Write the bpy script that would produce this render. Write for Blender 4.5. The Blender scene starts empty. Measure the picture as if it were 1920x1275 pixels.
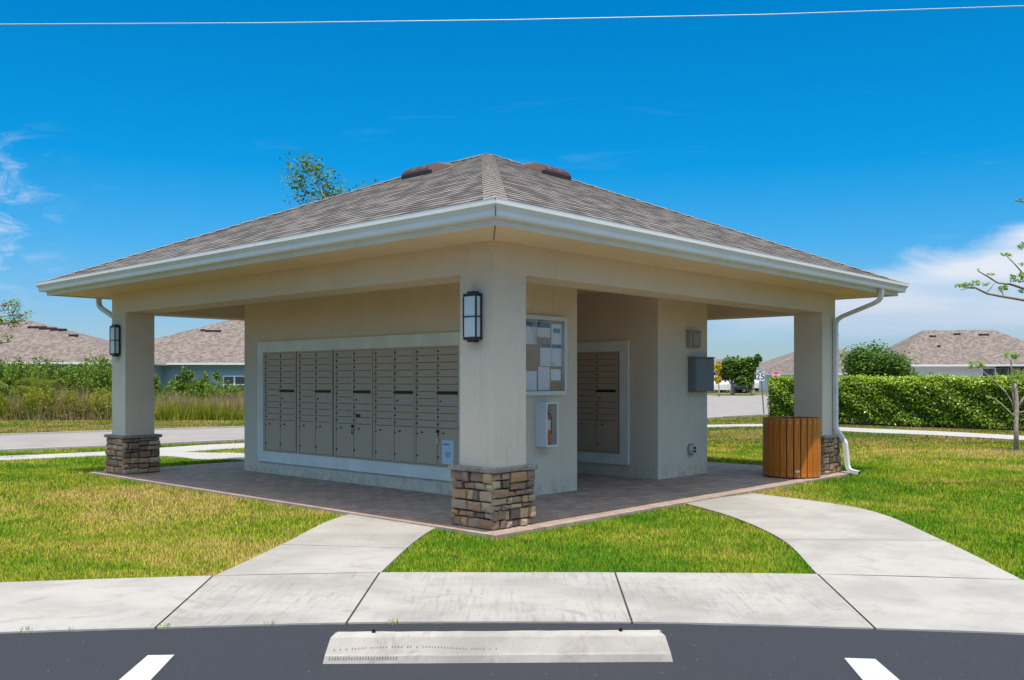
import bpy, math, random
import numpy as np
from mathutils import Vector, Matrix
random.seed(7); RN = np.random.default_rng(7)
R = math.radians
SC = bpy.context.scene; COL = SC.collection

# ------------------------------------------------------------------ camera
YAW = 0.7453
F, CX, CY, CH = 1748.1, -6.5414, -6.3274, 1.48      # focal length in photo pixels, position, eye height
X0, Y0 = 966.5, 714.3
DV = (math.cos(YAW), math.sin(YAW)); RV = (math.sin(YAW), -math.cos(YAW))
cam = bpy.data.cameras.new('camera'); co = bpy.data.objects.new('camera', cam); COL.objects.link(co)
co.location = (CX, CY, CH); co.rotation_euler = (R(90), 0, YAW - R(90))
cam.sensor_width = 36; cam.lens = 36 * F / 1920; cam.shift_x = -6.5 / 1920; cam.shift_y = (Y0 - 637.5) / 1920
cam.clip_start = .1; cam.clip_end = 3000
SC.camera = co

# ------------------------------------------------------------------ light
SX, SY = 0.225, 0.268                                       # shadow drift per metre of height
SUN_EL = math.atan(1 / math.hypot(SX, SY)); SUN_AZ = math.atan2(-SY, -SX)   # direction towards the sun
sd = bpy.data.lights.new('sun', 'SUN'); so = bpy.data.objects.new('sun', sd); COL.objects.link(so)
sd.energy = 3.05; sd.angle = R(.53); sd.color = (1, .93, .80)
so.rotation_euler = Vector((-math.cos(SUN_EL) * math.cos(SUN_AZ), -math.cos(SUN_EL) * math.sin(SUN_AZ), -math.sin(SUN_EL))).to_track_quat('-Z', 'Y').to_euler()
W = bpy.data.worlds.new('World'); SC.world = W; W.use_nodes = True
SC.view_settings.view_transform = 'Standard'; SC.view_settings.look = 'None'
SC.view_settings.exposure = 0.62; SC.view_settings.gamma = 1

class NT:
    """tiny node-tree helper"""
    def __init__(s, tree): s.t = tree; s.n = tree.nodes; s.l = tree.links
    def add(s, typ, **kw):
        n = s.n.new(typ)
        for k, v in kw.items(): setattr(n, k, v)
        return n
    def put(s, sock, v):
        if v is None: return
        if isinstance(v, bpy.types.NodeSocket): s.l.new(v, sock)
        else:
            try: sock.default_value = v
            except Exception: sock.default_value = (*v, 1) if len(v) == 3 else v
    def m(s, op, a, b=None, c=None, clamp=False):
        n = s.add('ShaderNodeMath', operation=op, use_clamp=clamp)
        for i, v in enumerate((a, b, c)): s.put(n.inputs[i], v)
        return n.outputs[0]
    def vm(s, op, a, b=None):
        n = s.add('ShaderNodeVectorMath', operation=op); s.put(n.inputs[0], a); s.put(n.inputs[1], b)
        return n.outputs['Value'] if op == 'DOT_PRODUCT' else n.outputs[0]
    def mix(s, f, a, b, blend='MIX'):
        n = s.add('ShaderNodeMix', data_type='RGBA', blend_type=blend); s.put(n.inputs[0], f)
        for i, v in ((6, a), (7, b)): s.put(n.inputs[i], (*v, 1) if isinstance(v, tuple) and len(v) == 3 else v)
        return n.outputs[2]
    def noise(s, vec, scale, det=4, rough=.6, dist=0):
        n = s.add('ShaderNodeTexNoise'); s.put(n.inputs['Vector'], vec); s.put(n.inputs['Scale'], scale)
        s.put(n.inputs['Detail'], det); s.put(n.inputs['Roughness'], rough); s.put(n.inputs['Distortion'], dist)
        return n.outputs['Fac']
    def rng(s, v, a, b, c=0., d=1., smooth=True):
        n = s.add('ShaderNodeMapRange', interpolation_type='SMOOTHSTEP' if smooth else 'LINEAR')
        for i, x in enumerate((v, a, b, c, d)): s.put(n.inputs[i], x)
        return n.outputs[0]
    def ramp(s, v, stops):
        n = s.add('ShaderNodeValToRGB'); s.put(n.inputs[0], v); e = n.color_ramp.elements
        e[0].position, e[0].color = stops[0][0], (*stops[0][1], 1); e[1].position, e[1].color = stops[-1][0], (*stops[-1][1], 1)
        for p, c in stops[1:-1]:
            q = e.new(p); q.color = (*c, 1)
        return n.outputs[0]
    def scalev(s, vec, sc, rot=(0, 0, 0)):
        n = s.add('ShaderNodeMapping'); s.put(n.inputs[0], vec); n.inputs['Scale'].default_value = sc
        n.inputs['Rotation'].default_value = rot
        return n.outputs[0]
    def comb(s, x, y, z=0.):
        n = s.add('ShaderNodeCombineXYZ'); s.put(n.inputs[0], x); s.put(n.inputs[1], y); s.put(n.inputs[2], z)
        return n.outputs[0]

def sky():
    g = NT(W.node_tree); g.n.clear()
    out = g.add('ShaderNodeOutputWorld'); bg = g.add('ShaderNodeBackground')
    st = g.add('ShaderNodeTexSky', sky_type='NISHITA'); st.sun_disc = False
    st.sun_elevation = SUN_EL; st.sun_rotation = R(90) - SUN_AZ
    st.air_density = 1.0; st.dust_density = 0.6; st.ozone_density = 2.2; st.altitude = 0
    v = g.add('ShaderNodeTexCoord').outputs['Generated']
    z = g.add('ShaderNodeSeparateXYZ'); g.l.new(v, z.inputs[0]); el = z.outputs[2]
    tint = g.ramp(el, [(0.0, (.38, .44, .56)), (.06, (.28, .42, .58)), (.14, (.11, .43, .63)), (.22, (.01, .43, .66)), (.40, (0, .44, .69)), (.50, (.8, .9, .9)), (.60, (2.5, 2.15, 1.6)), (1, (2.7, 2.2, 1.6))])  # top stops: unseen overhead sky brightened and warmed to lift the shaded walls
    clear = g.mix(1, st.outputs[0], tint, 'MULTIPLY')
    dc = g.vm('DOT_PRODUCT', v, (DV[0], DV[1], 0)); dm = g.m('MAXIMUM', dc, .05)
    U = g.m('DIVIDE', g.vm('DOT_PRODUCT', v, (RV[0], RV[1], 0)), dm); V = g.m('DIVIDE', el, dm)
    front = g.rng(dc, .1, .3)
    p1 = g.comb(g.m('MULTIPLY', U, 6), g.m('MULTIPLY', V, 17))
    n1 = g.noise(p1, 1.4, 7, .62, .5); n1c = g.m('SUBTRACT', n1, .5)
    n2 = g.noise(g.comb(g.m('MULTIPLY', U, 3), g.m('MULTIPLY', V, 26), 4.2), 1.3, 4, .5)
    n2c = g.m('SUBTRACT', n2, .5)
    top = g.m('ADD', g.m('MULTIPLY', U, .29), .014)
    a = g.rng(g.m('ADD', g.m('SUBTRACT', top, V), g.m('MULTIPLY', n1c, .075)), -.006, .03)
    b = g.rng(g.m('ADD', g.m('SUBTRACT', V, .040), g.m('MULTIPLY', n2c, .03)), -.004, .022)
    c = g.rng(U, .05, .3)
    dens = g.rng(n2, .25, .6, .6, 1.)
    bank = g.m('MULTIPLY', g.m('MULTIPLY', a, b), g.m('MULTIPLY', c, dens))
    # wisps at the left
    ps = g.scalev(g.comb(U, V), (9, 26, 1), (0, 0, R(-12)))
    n3 = g.noise(ps, 1.5, 7, .65, .9)
    w = g.m('MULTIPLY', g.rng(U, -.46, -.56), g.rng(n3, .44, .86))
    w = g.m('MULTIPLY', w, g.m('MULTIPLY', g.rng(V, .06, .13), g.rng(V, .285, .23)))
    w2 = g.m('MULTIPLY', g.rng(g.noise(g.scalev(g.comb(U, V, 3.), (4, 30, 1), (0, 0, R(-14))), 1.6, 6, .6, .6), .58, .8), g.m('MULTIPLY', g.rng(V, .36, .24), .42))
    cl = g.m('ADD', g.m('MULTIPLY', bank, .9), g.m('ADD', g.m('MULTIPLY', w, .85), g.m('MULTIPLY', w2, .10)), clamp=True)
    cl = g.m('MULTIPLY', cl, front)
    ccol = g.mix(g.rng(V, .05, .13), (2.7, 3.0, 3.6), (3.7, 3.8, 4.05))
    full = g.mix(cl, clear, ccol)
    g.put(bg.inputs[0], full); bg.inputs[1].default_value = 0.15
    g.l.new(bg.outputs[0], out.inputs[0])
sky()

# ------------------------------------------------------------------ materials
MATS = {}
def mat(name, col, rough=.8, var=.0, vscale=5, bump=0., bscale=60, metal=0., spec=.4, col2=None, fn=None, coord='Object'):
    m = bpy.data.materials.new(name); m.use_nodes = True; g = NT(m.node_tree)
    b = g.n['Principled BSDF']; b.inputs['Roughness'].default_value = rough; b.inputs['Metallic'].default_value = metal
    b.inputs['Specular IOR Level'].default_value = spec; b.inputs['Base Color'].default_value = (*col, 1)
    tc = g.add('ShaderNodeTexCoord'); vec = tc.outputs[coord]
    if fn: fn(g, b, vec)
    else:
        if var or col2:
            n = g.noise(vec, vscale, 6, .62)
            c2 = col2 or tuple(x * (1 - var) for x in col)
            g.put(b.inputs['Base Color'], g.mix(g.rng(n, .32, .68), tuple(col), tuple(c2)))
        if bump:
            bn = g.add('ShaderNodeBump'); bn.inputs['Strength'].default_value = bump; bn.inputs['Distance'].default_value = .01
            g.put(bn.inputs['Height'], g.noise(vec, bscale, 5, .6)); g.l.new(bn.outputs[0], b.inputs['Normal'])
    MATS[name] = m; return m
def bump(g, b, h, strength, dist=.01):
    bn = g.add('ShaderNodeBump'); bn.inputs['Strength'].default_value = strength; bn.inputs['Distance'].default_value = dist
    g.put(bn.inputs['Height'], h); g.l.new(bn.outputs[0], b.inputs['Normal'])
def attr(g, name): return g.add('ShaderNodeAttribute', attribute_name=name).outputs

def f_stucco(col):
    def f(g, b, v):
        n = g.noise(v, 1.3, 6, .6); n2 = g.noise(v, 14, 5, .7)
        c = g.mix(g.rng(n, .3, .75), col, tuple(x * .93 for x in col))
        c = g.mix(g.m('MULTIPLY', g.rng(n2, .5, .75), .4), c, tuple(x * .80 for x in col)); c = g.mix(g.rng(g.noise(v, 55, 4, .8), .45, .72, 0, .4), c, tuple(x * .68 for x in col))
        sz = g.add('ShaderNodeSeparateXYZ'); g.l.new(v, sz.inputs[0])
        spl = g.m('MULTIPLY', g.rng(sz.outputs[2], .34, .04), g.rng(g.noise(v, 7, 6, .75), .42, .66)); c = g.mix(g.m('MULTIPLY', spl, .4), c, (.30, .23, .16))
        rs = g.rng(g.noise(g.scalev(v, (9, 9, .5)), 1, 5, .65), .56, .78); c = g.mix(g.m('MULTIPLY', rs, .22), c, (.36, .30, .22))
        g.put(b.inputs['Base Color'], c)
        vo = g.add('ShaderNodeTexVoronoi', feature='SMOOTH_F1'); g.put(vo.inputs['Vector'], v); vo.inputs['Scale'].default_value = 55
        h = g.m('ADD', g.m('MULTIPLY', g.noise(v, 38, 6, .7), .8), g.m('MULTIPLY', vo.outputs[0], .5))
        bump(g, b, h, .8, .008)
    return f
def f_shingle(ca, cb, cc, sx=1.0):
    def f(g, b, v):
        uv = g.add('ShaderNodeTexCoord').outputs['UV']
        q = g.add('ShaderNodeSeparateXYZ'); g.l.new(uv, q.inputs[0]); row = g.m('FLOOR', g.m('DIVIDE', q.outputs[1], .142 * sx))
        def wn(x, y, z):
            w_ = g.add('ShaderNodeTexWhiteNoise', noise_dimensions='3D'); g.put(w_.inputs['Vector'], g.comb(x, y, z)); return w_.outputs['Value']
        def cells(w, seed):
            c_ = g.m('FLOOR', g.m('ADD', g.m('DIVIDE', q.outputs[0], w), g.m('MULTIPLY', wn(row, seed, 0.), 9))); return wn(c_, row, seed + .5)
        base = g.mix(cells(.33 * sx, 1.), ca, cb)
        lam = g.m('MULTIPLY', g.m('ADD', cells(.17 * sx, 4.), g.m('MULTIPLY', cells(.09 * sx, 6.), .35)), .80)
        n = g.noise(v, 30 / sx, 4, .8); nb = g.noise(v, 1.1, 4, .6)
        c = g.mix(g.m('MULTIPLY', g.rng(lam, .54, .62), .9), base, cc)
        c = g.mix(g.rng(n, .3, .75, 0, .38), c, tuple(min(1, x * 1.7) for x in ca))
        c = g.mix(g.rng(nb, .4, .75, 0, .3), c, tuple(x * .8 for x in cb))
        g.put(b.inputs['Base Color'], c); bump(g, b, g.m('ADD', g.noise(v, 90, 3, .8), g.m('MULTIPLY', g.rng(lam, .4, .6), -.8)), .6, .006)
    return f
def _comb_off(s, uv, o):
    return s.vm('ADD', uv, (o, o * 0 + round(o / .142) * .142 * 0, 0))
NT.comb_off = _comb_off
def f_attr(base, dark, nscale=22, rough_b=.7, attrname='tone'):
    def f(g, b, v):
        a = attr(g, 'Col')['Color']; n = g.noise(v, nscale, 6, .7)
        g.put(b.inputs['Base Color'], g.mix(g.rng(n, .3, .75, 0, .45), a, g.mix(1, a, (.5, .46, .42), 'MULTIPLY')))
        bump(g, b, g.noise(v, nscale * 1.6, 6, .75), .9, .012)
    return f
def f_concrete(col, st=.5, streak=False, sc=1.):
    def f(g, b, v):
        big = g.noise(v, .9 * sc, 5, .6, .3); mid = g.noise(v, 6 * sc, 6, .7); fine = g.noise(v, 120, 3, .8)
        c = g.mix(g.rng(big, .40, .66, 0, st * 1.1), col, tuple(x * .60 for x in col)); c = g.mix(g.rng(g.noise(v, 2.6 * sc, 7, .75, .8), .52, .68, 0, st), c, (col[0] * .60, col[1] * .57, col[2] * .52))
        c = g.mix(g.rng(mid, .5, .78, 0, st * .8), c, (col[0] * .72, col[1] * .68, col[2] * .6))
        c = g.mix(g.rng(fine, .35, .8, 0, .28), c, tuple(x * .6 for x in col))
        pit = g.add('ShaderNodeTexVoronoi'); g.put(pit.inputs['Vector'], v); pit.inputs['Scale'].default_value = 9
        spot = g.m('MULTIPLY', g.rng(pit.outputs[0], .05, .02), g.rng(g.noise(v, 3.3, 2), .5, .6))
        c = g.mix(g.m('MULTIPLY', spot, .7), c, (.08, .075, .07))
        if streak:     # dirty brushed panels in front of the kiosk
            rv = g.scalev(v, (1, 1, 1), (0, 0, R(90) - YAW))
            s1 = g.noise(g.scalev(rv, (34, 2.2, 1)), 1, 5, .7); s2 = g.noise(g.scalev(rv, (2.5, 30, 1)), 1, 5, .7)
            zone = g.rng(g.noise(v, 1.1, 3, .5), .36, .55)
            sp = g.m('MULTIPLY', g.m('ADD', g.rng(s1, .46, .72), g.m('MULTIPLY', g.rng(s2, .5, .75), .5), clamp=True), zone)
            c = g.mix(g.m('MULTIPLY', sp, .62), c, (.19, .175, .165)); c = g.mix(g.rng(g.noise(g.scalev(rv, (2.2, 4.5, 1)), 1, 6, .65), .45, .75, 0, .45), c, (.27, .25, .24))
        g.put(b.inputs['Base Color'], c)
        bump(g, b, g.m('ADD', fine, g.m('MULTIPLY', mid, .5)), .3, .004)
    return f
def f_asphalt(g, b, v):
    fine = g.noise(v, 210, 3, .8); big = g.noise(v, .8, 4, .6)
    c = g.mix(g.rng(fine, .3, .75), (.017, .019, .0255), (.045, .047, .057))
    c = g.mix(g.rng(big, .35, .7, 0, .35), c, (.030, .031, .037))
    vo = g.add('ShaderNodeTexVoronoi'); g.put(vo.inputs['Vector'], v); vo.inputs['Scale'].default_value = 26
    sp = g.m('MULTIPLY', g.rng(vo.outputs[0], .11, .05), g.rng(g.noise(v, 17, 2), .55, .62))
    c = g.mix(g.m('MULTIPLY', sp, .8), c, (.42, .40, .38))
    g.put(b.inputs['Base Color'], c); bump(g, b, fine, .55, .006)
def f_lawn(green, straw, dry=.5):
    def f(g, b, v):
        big = g.noise(v, .33, 4, .6, .4); mid = g.noise(v, 2.1, 6, .7, .3); fine = g.noise(v, 55, 4, .8)
        k = g.m('ADD', g.m('MULTIPLY', big, .62), g.m('MULTIPLY', mid, .38))
        c = g.mix(g.rng(k, dry - .07, dry + .09), green, straw)
        c = g.mix(g.rng(fine, .35, .75, 0, .6), c, tuple(x * .45 for x in green))
        g.put(b.inputs['Base Color'], c); bump(g, b, fine, 1, .03)
    return f
def f_blade(g, b, v):
    big = g.noise(v, .33, 4, .6, .4); mid = g.noise(v, 2.1, 6, .7, .3)
    k = g.m('ADD', g.m('MULTIPLY', big, .62), g.m('MULTIPLY', mid, .38))
    t = attr(g, 'tone'); kk = g.m('ADD', g.m('MULTIPLY', g.m('SUBTRACT', k, .5), 1.7), g.m('ADD', .5, g.m('MULTIPLY', g.m('SUBTRACT', t['Fac'], .5), .26)))
    dry = attr(g, 'dry')['Fac']; kk = g.m('ADD', kk, dry)
    c = g.ramp(kk, [(.28, (.10, .26, .008)), (.42, (.21, .37, .012)), (.51, (.37, .43, .02)), (.61, (.58, .46, .08)), (.74, (.68, .50, .17))])
    c = g.mix(g.m('MULTIPLY', t['Fac'], .4), c, g.mix(1, c, (.55, .62, .5), 'MULTIPLY'))
    g.put(b.inputs['Base Color'], c)
    b.inputs['Transmission Weight'].default_value = 0
def f_blade_far(g, b, v):
    f_blade(g, b, v); l = b.inputs['Base Color'].links[0].from_socket; g.put(b.inputs['Base Color'], g.mix(1, l, (.66, .60, .62), 'MULTIPLY'))
def leaf_mat(name, dark, light, rough=.5, trans=.25, spec=.35):
    m = bpy.data.materials.new(name); m.use_nodes = True; g = NT(m.node_tree); b = g.n['Principled BSDF']; out = g.n['Material Output']
    t = attr(g, 'tone')['Fac']
    c = g.mix(t, dark, light); g.put(b.inputs['Base Color'], c); b.inputs['Roughness'].default_value = rough
    b.inputs['Specular IOR Level'].default_value = spec
    tr = g.add('ShaderNodeBsdfTranslucent'); g.put(tr.inputs[0], g.mix(1, c, (1.25, 1.3, .5), 'MULTIPLY'))
    mx = g.add('ShaderNodeMixShader'); mx.inputs[0].default_value = trans
    g.l.new(b.outputs[0], mx.inputs[1]); g.l.new(tr.outputs[0], mx.inputs[2]); g.l.new(mx.outputs[0], out.inputs[0])
    MATS[name] = m; return m

mat('stucco', (.60, .525, .43), .92, fn=f_stucco((.75, .615, .465)))
mat('trim', (.82, .78, .68), .85, var=.12, vscale=3, bump=.35, bscale=50)
mat('soffit', (.80, .62, .41), .8, var=.06, vscale=2)
mat('gutter', (.74, .735, .69), .5, var=.05, vscale=2, spec=.35)
mat('gutter_lip', (.86, .86, .84), .3)
mat('fascia', (.80, .77, .69), .65, var=.10, vscale=3)
mat('spout', (.72, .73, .70), .38, var=.08, vscale=7)
mat('seam', (.16, .14, .11), .8)
mat('shingle', (.2, .2, .2), .95, fn=f_shingle((.205, .184, .165), (.130, .116, .106), (.028, .025, .025)))
mat('cap', (.33, .285, .25), .95, var=.4, vscale=14, bump=.7, bscale=90)
mat('far_shingle', (.2, .2, .2), .95, fn=f_shingle((.215, .172, .148), (.155, .127, .11), (.085, .07, .063), 1.3))
mat('vent', (.062, .022, .018), .5, var=.3, vscale=20, spec=.4)
mat('dark_vent', (.03, .018, .016), .8)
mat('dark', (.02, .018, .018), .7)
mat('stone', (.3, .2, .15), .9, fn=f_attr(0, 0, 45))
mat('mortar', (.05, .042, .037), .95, bump=.5, bscale=50)
mat('capstone', (.34, .30, .25), .9, var=.4, vscale=14, bump=.8, bscale=45)
def f_paver(g, b, v):
    n = g.add('ShaderNodeTexBrick', offset=.5); g.put(n.inputs['Vector'], v); n.inputs['Scale'].default_value = 1
    n.inputs['Brick Width'].default_value = .23; n.inputs['Row Height'].default_value = .155; n.inputs['Mortar Size'].default_value = .006
    g.put(n.inputs['Color1'], (.40, .30, .235, 1)); g.put(n.inputs['Color2'], (.26, .205, .17, 1)); n.inputs['Mortar'].default_value = (.10, .085, .075, 1)
    nb = g.noise(v, 4, 5, .7)
    c = g.mix(g.rng(nb, .4, .7, 0, .5), n.outputs[0], (.46, .36, .28))
    g.put(b.inputs['Base Color'], c); bump(g, b, g.m('SUBTRACT', g.noise(v, 60, 4, .7), g.m('MULTIPLY', n.outputs['Fac'], 1.5)), .6, .008)
mat('paver', (.2, .15, .12), .8, fn=f_paver)
def f_border(g, b, v):
    n = g.add('ShaderNodeTexBrick', offset=.0); g.put(n.inputs['Vector'], v); n.inputs['Scale'].default_value = 1
    n.inputs['Brick Width'].default_value = .155; n.inputs['Row Height'].default_value = .155; n.inputs['Mortar Size'].default_value = .005
    g.put(n.inputs['Color1'], (.40, .30, .235, 1)); g.put(n.inputs['Color2'], (.30, .215, .17, 1)); n.inputs['Mortar'].default_value = (.2, .16, .13, 1)
    g.put(b.inputs['Base Color'], g.mix(g.rng(g.noise(v, 9, 5, .7), .4, .7, 0, .5), n.outputs[0], (.42, .36, .30)))
    bump(g, b, g.noise(v, 60, 4, .7), .5, .006)
mat('border_paver', (.45, .3, .22), .85, fn=f_border)
mat('concrete', (.60, .58, .54), .85, fn=f_concrete((.40, .378, .348), .5))
mat('concrete_dirty', (.60, .57, .53), .85, fn=f_concrete((.395, .373, .345), .62, True))
mat('stop_concrete', (.55, .5, .42), .85, fn=f_concrete((.43, .395, .355), .6, False, 2.4))
mat('far_concrete', (.56, .54, .5), .85, fn=f_concrete((.42, .40, .375), .2))
mat('road', (.29, .265, .245), .9, var=.14, vscale=.7)
mat('joint', (.055, .05, .045), .95)
mat('asphalt', (.06, .06, .08), .92, fn=f_asphalt)
mat('road_paint', (.62, .62, .61), .6, var=.28, vscale=28, bump=.4, bscale=200)
mat('lawn', (.1, .12, .03), .95, fn=f_lawn((.06, .10, .008), (.22, .165, .05), .48))
mat('blade', (.1, .15, .03), .7, spec=.15, fn=f_blade)
mat('blade_far', (.1, .15, .03), .8, spec=.1, fn=f_blade_far)
mat('mail', (.54, .395, .28), .5, var=.05, vscale=5, metal=.1)
mat('mail_edge', (.12, .09, .07), .5, metal=.1)
mat('lock', (.035, .03, .028), .3, metal=.7)
mat('label_grey', (.42, .42, .48), .5)
mat('black_metal', (.018, .018, .02), .4, spec=.5)
mat('frost', (.62, .68, .68), .35, spec=.5, var=.05)
mat('alu', (.62, .63, .62), .38, metal=.35, var=.06)
mat('cork', (.36, .24, .15), .9, var=.25, vscale=25)
mat('paper', (.74, .76, .80), .8)
def f_text(period, col, ink, width=.45, seed=0.):
    def f(g, b, v):
        s = g.add('ShaderNodeSeparateXYZ'); g.l.new(v, s.inputs[0])
        row = g.m('DIVIDE', s.outputs[2], period); fr = g.m('FRACT', row)
        n = g.noise(g.comb(g.m('MULTIPLY', s.outputs[0], 60), g.m('ADD', g.m('FLOOR', row), seed)), 1, 2, .5)
        k = g.m('MULTIPLY', g.m('LESS_THAN', fr, width), g.rng(n, .38, .5))
        g.put(b.inputs['Base Color'], g.mix(g.m('MULTIPLY', k, .55), col, ink))
    return f
mat('print', (.7, .7, .7), .8, fn=f_text(.017, (.74, .76, .80), (.28, .32, .46)))
mat('print_blue', (.5, .6, .7), .8, fn=f_text(.02, (.66, .74, .80), (.22, .42, .58), .5, 3.))
mat('photo_header', (.02, .04, .1), .5, col2=(.10, .22, .34), vscale=22)
mat('teal_print', (.05, .22, .32), .5, col2=(.12, .2, .3), vscale=20)
mat('lime', (.4, .5, .2), .7)
mat('white_metal', (.74, .76, .78), .4)
mat('red', (.60, .06, .02), .35, spec=.5)
mat('chrome_lbl', (.60, .56, .45), .4)
mat('grey_box', (.17, .20, .21), .45, metal=.2, var=.12, vscale=8)
mat('tan_box', (.36, .32, .26), .6, var=.1)
def f_wood(g, b, v):
    n = g.noise(g.scalev(v, (40, 40, 2.2)), 1, 5, .6)
    c = g.mix(g.rng(n, .3, .7), (.60, .20, .018), (.42, .12, .010)); g.put(b.inputs['Base Color'], c)
mat('slat', (.42, .19, .06), .42, spec=.4, fn=f_wood)
mat('bark', (.50, .41, .32), .95, var=.45, vscale=18, bump=1, bscale=40)
mat('twig', (.30, .23, .16), .9, var=.3, vscale=20)
mat('teal_wall', (.24, .34, .37), .9, var=.08)
mat('cream_wall', (.66, .63, .55), .9, var=.06)
mat('grey_wall', (.30, .35, .41), .9, var=.08)
mat('white_wall', (.72, .72, .70), .8, var=.05)
mat('window_frame', (.78, .78, .77), .5)
mat('pane', (.03, .05, .06), .08, spec=.8)
mat('white_paint', (.72, .72, .72), .35, spec=.6)
mat('dark_paint', (.03, .035, .05), .3, spec=.6)
mat('tyre', (.02, .02, .02), .8)
mat('sign_white', (.76, .78, .80), .5)
mat('sign_black', (.03, .03, .05), .5)
mat('sign_red', (.55, .02, .03), .5)
mat('galv', (.20, .21, .20), .5, metal=.4)
mat('wire', (.62, .63, .64), .45, metal=.2)
mat('mulch', (.11, .075, .05), .95, var=.4, vscale=20, bump=1, bscale=40)
leaf_mat('leaf_oak', (.03, .085, .012), (.16, .28, .035), .5, .25)
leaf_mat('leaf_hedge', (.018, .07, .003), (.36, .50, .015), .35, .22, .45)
leaf_mat('leaf_fern', (.08, .20, .02), (.26, .42, .05), .55, .35)
leaf_mat('leaf_yellow', (.45, .30, .01), (.75, .55, .03), .55, .3)
leaf_mat('leaf_bush', (.022, .07, .008), (.25, .35, .03), .5, .25)
leaf_mat('leaf_palm', (.12, .17, .06), (.36, .40, .16), .5, .25)
leaf_mat('leaf_reed', (.20, .14, .07), (.52, .38, .22), .8, .2, .1)
leaf_mat('leaf_tall', (.07, .13, .012), (.46, .44, .05), .7, .25, .1)
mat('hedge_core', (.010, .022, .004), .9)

# ------------------------------------------------------------------ mesh helpers
class MB:
    def __init__(s): s.v = []; s.f = []; s.mi = []; s.uv = []; s.col = []; s.cc = (1, 1, 1)
    def face(s, idx, m=0, uv=None): s.f.append(tuple(idx)); s.mi.append(m); s.uv.append(uv); s.col.append(s.cc)
    def poly(s, pts, m=0, uv=None):
        k = len(s.v); s.v += [tuple(p) for p in pts]; s.face(range(k, k + len(pts)), m, uv)
    def box(s, a, b, m=0, M=None):
        x0, y0, z0 = [min(p, q) for p, q in zip(a, b)]; x1, y1, z1 = [max(p, q) for p, q in zip(a, b)]
        P = [Vector(p) for p in ((x0, y0, z0), (x1, y0, z0), (x1, y1, z0), (x0, y1, z0), (x0, y0, z1), (x1, y0, z1), (x1, y1, z1), (x0, y1, z1))]
        if M: P = [M @ p for p in P]
        k = len(s.v); s.v += [tuple(p) for p in P]
        for q in ((0, 3, 2, 1), (4, 5, 6, 7), (0, 1, 5, 4), (1, 2, 6, 5), (2, 3, 7, 6), (3, 0, 4, 7)): s.face([k + i for i in q], m)
    def bevbox(s, a, b, r, m=0):
        """box whose edges along all axes are chamfered, faces to any side"""
        x0, y0, z0 = [min(p, q) for p, q in zip(a, b)]; x1, y1, z1 = [max(p, q) for p, q in zip(a, b)]
        def ring(z, i):
            return [(x0 + i + r, y0 + i, z), (x1 - i - r, y0 + i, z), (x1 - i, y0 + i + r, z), (x1 - i, y1 - i - r, z), (x1 - i - r, y1 - i, z), (x0 + i + r, y1 - i, z), (x0 + i, y1 - i - r, z), (x0 + i, y0 + i + r, z)]
        rs = [ring(z0, r), ring(z0 + r, 0), ring(z1 - r, 0), ring(z1, r)]; k = len(s.v)
        for q in rs: s.v += q
        for j in range(3):
            for i in range(8): s.face((k + 8 * j + i, k + 8 * j + (i + 1) % 8, k + 8 * j + 8 + (i + 1) % 8, k + 8 * j + 8 + i), m)
        s.face([k + 7 - i for i in range(8)], m); s.face([k + 24 + i for i in range(8)], m)
    def tube(s, pts, rad, n=8, m=0, cap=True, sq=None):
        pts = [Vector(p) for p in pts]; rad = rad if isinstance(rad, (list, tuple)) else [rad] * len(pts)
        k = len(s.v); prev = None
        for i, p in enumerate(pts):
            t = (pts[min(i + 1, len(pts) - 1)] - pts[max(i - 1, 0)]).normalized()
            if prev is None:
                a = Vector((0, 0, 1)) if abs(t.z) < .9 else Vector((1, 0, 0)); u = t.cross(a).normalized()
            else: u = (prev - t * prev.dot(t)).normalized()
            w = t.cross(u); prev = u
            for j in range(n):
                an = 2 * math.pi * (j + .5 * (n == 4)) / n; q = p + (u * math.cos(an) + w * math.sin(an)) * rad[i]; s.v.append(tuple(q))
        for i in range(len(pts) - 1):
            for j in range(n): s.face((k + i * n + j, k + i * n + (j + 1) % n, k + (i + 1) * n + (j + 1) % n, k + (i + 1) * n + j), m)
        if cap: s.face([k + n - 1 - j for j in range(n)], m); s.face([k + (len(pts) - 1) * n + j for j in range(n)], m)
    def lathe(s, prof, c=(0, 0), n=24, m=0):
        k = len(s.v)
        for r, z in prof:
            for j in range(n): a = 2 * math.pi * j / n; s.v.append((c[0] + r * math.cos(a), c[1] + r * math.sin(a), z))
        for i in range(len(prof) - 1):
            for j in range(n): s.face((k + i * n + j, k + i * n + (j + 1) % n, k + (i + 1) * n + (j + 1) % n, k + (i + 1) * n + j), m)
    def build(s, name, mats, parent=None, smooth=False, col=False):
        me = bpy.data.meshes.new(name); me.from_pydata(s.v, [], s.f)
        for mm in (mats if isinstance(mats, (list, tuple)) else [mats]): me.materials.append(MATS[mm])
        me.polygons.foreach_set('material_index', s.mi)
        if any(u for u in s.uv):
            ul = me.uv_layers.new(name='UVMap'); k = 0
            for p, u in zip(s.f, s.uv):
                for i in range(len(p)):
                    ul.data[k].uv = u[i] if u else (0, 0); k += 1
        if col:
            ca = me.color_attributes.new('Col', 'FLOAT_COLOR', 'CORNER'); k = 0
            for p, c in zip(s.f, s.col):
                for i in range(len(p)): ca.data[k].color = (*c, 1); k += 1
        if smooth: me.polygons.foreach_set('use_smooth', [True] * len(me.polygons))
        me.update()
        o = bpy.data.objects.new(name, me); COL.objects.link(o)
        if parent: o.parent = parent
        return o
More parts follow.
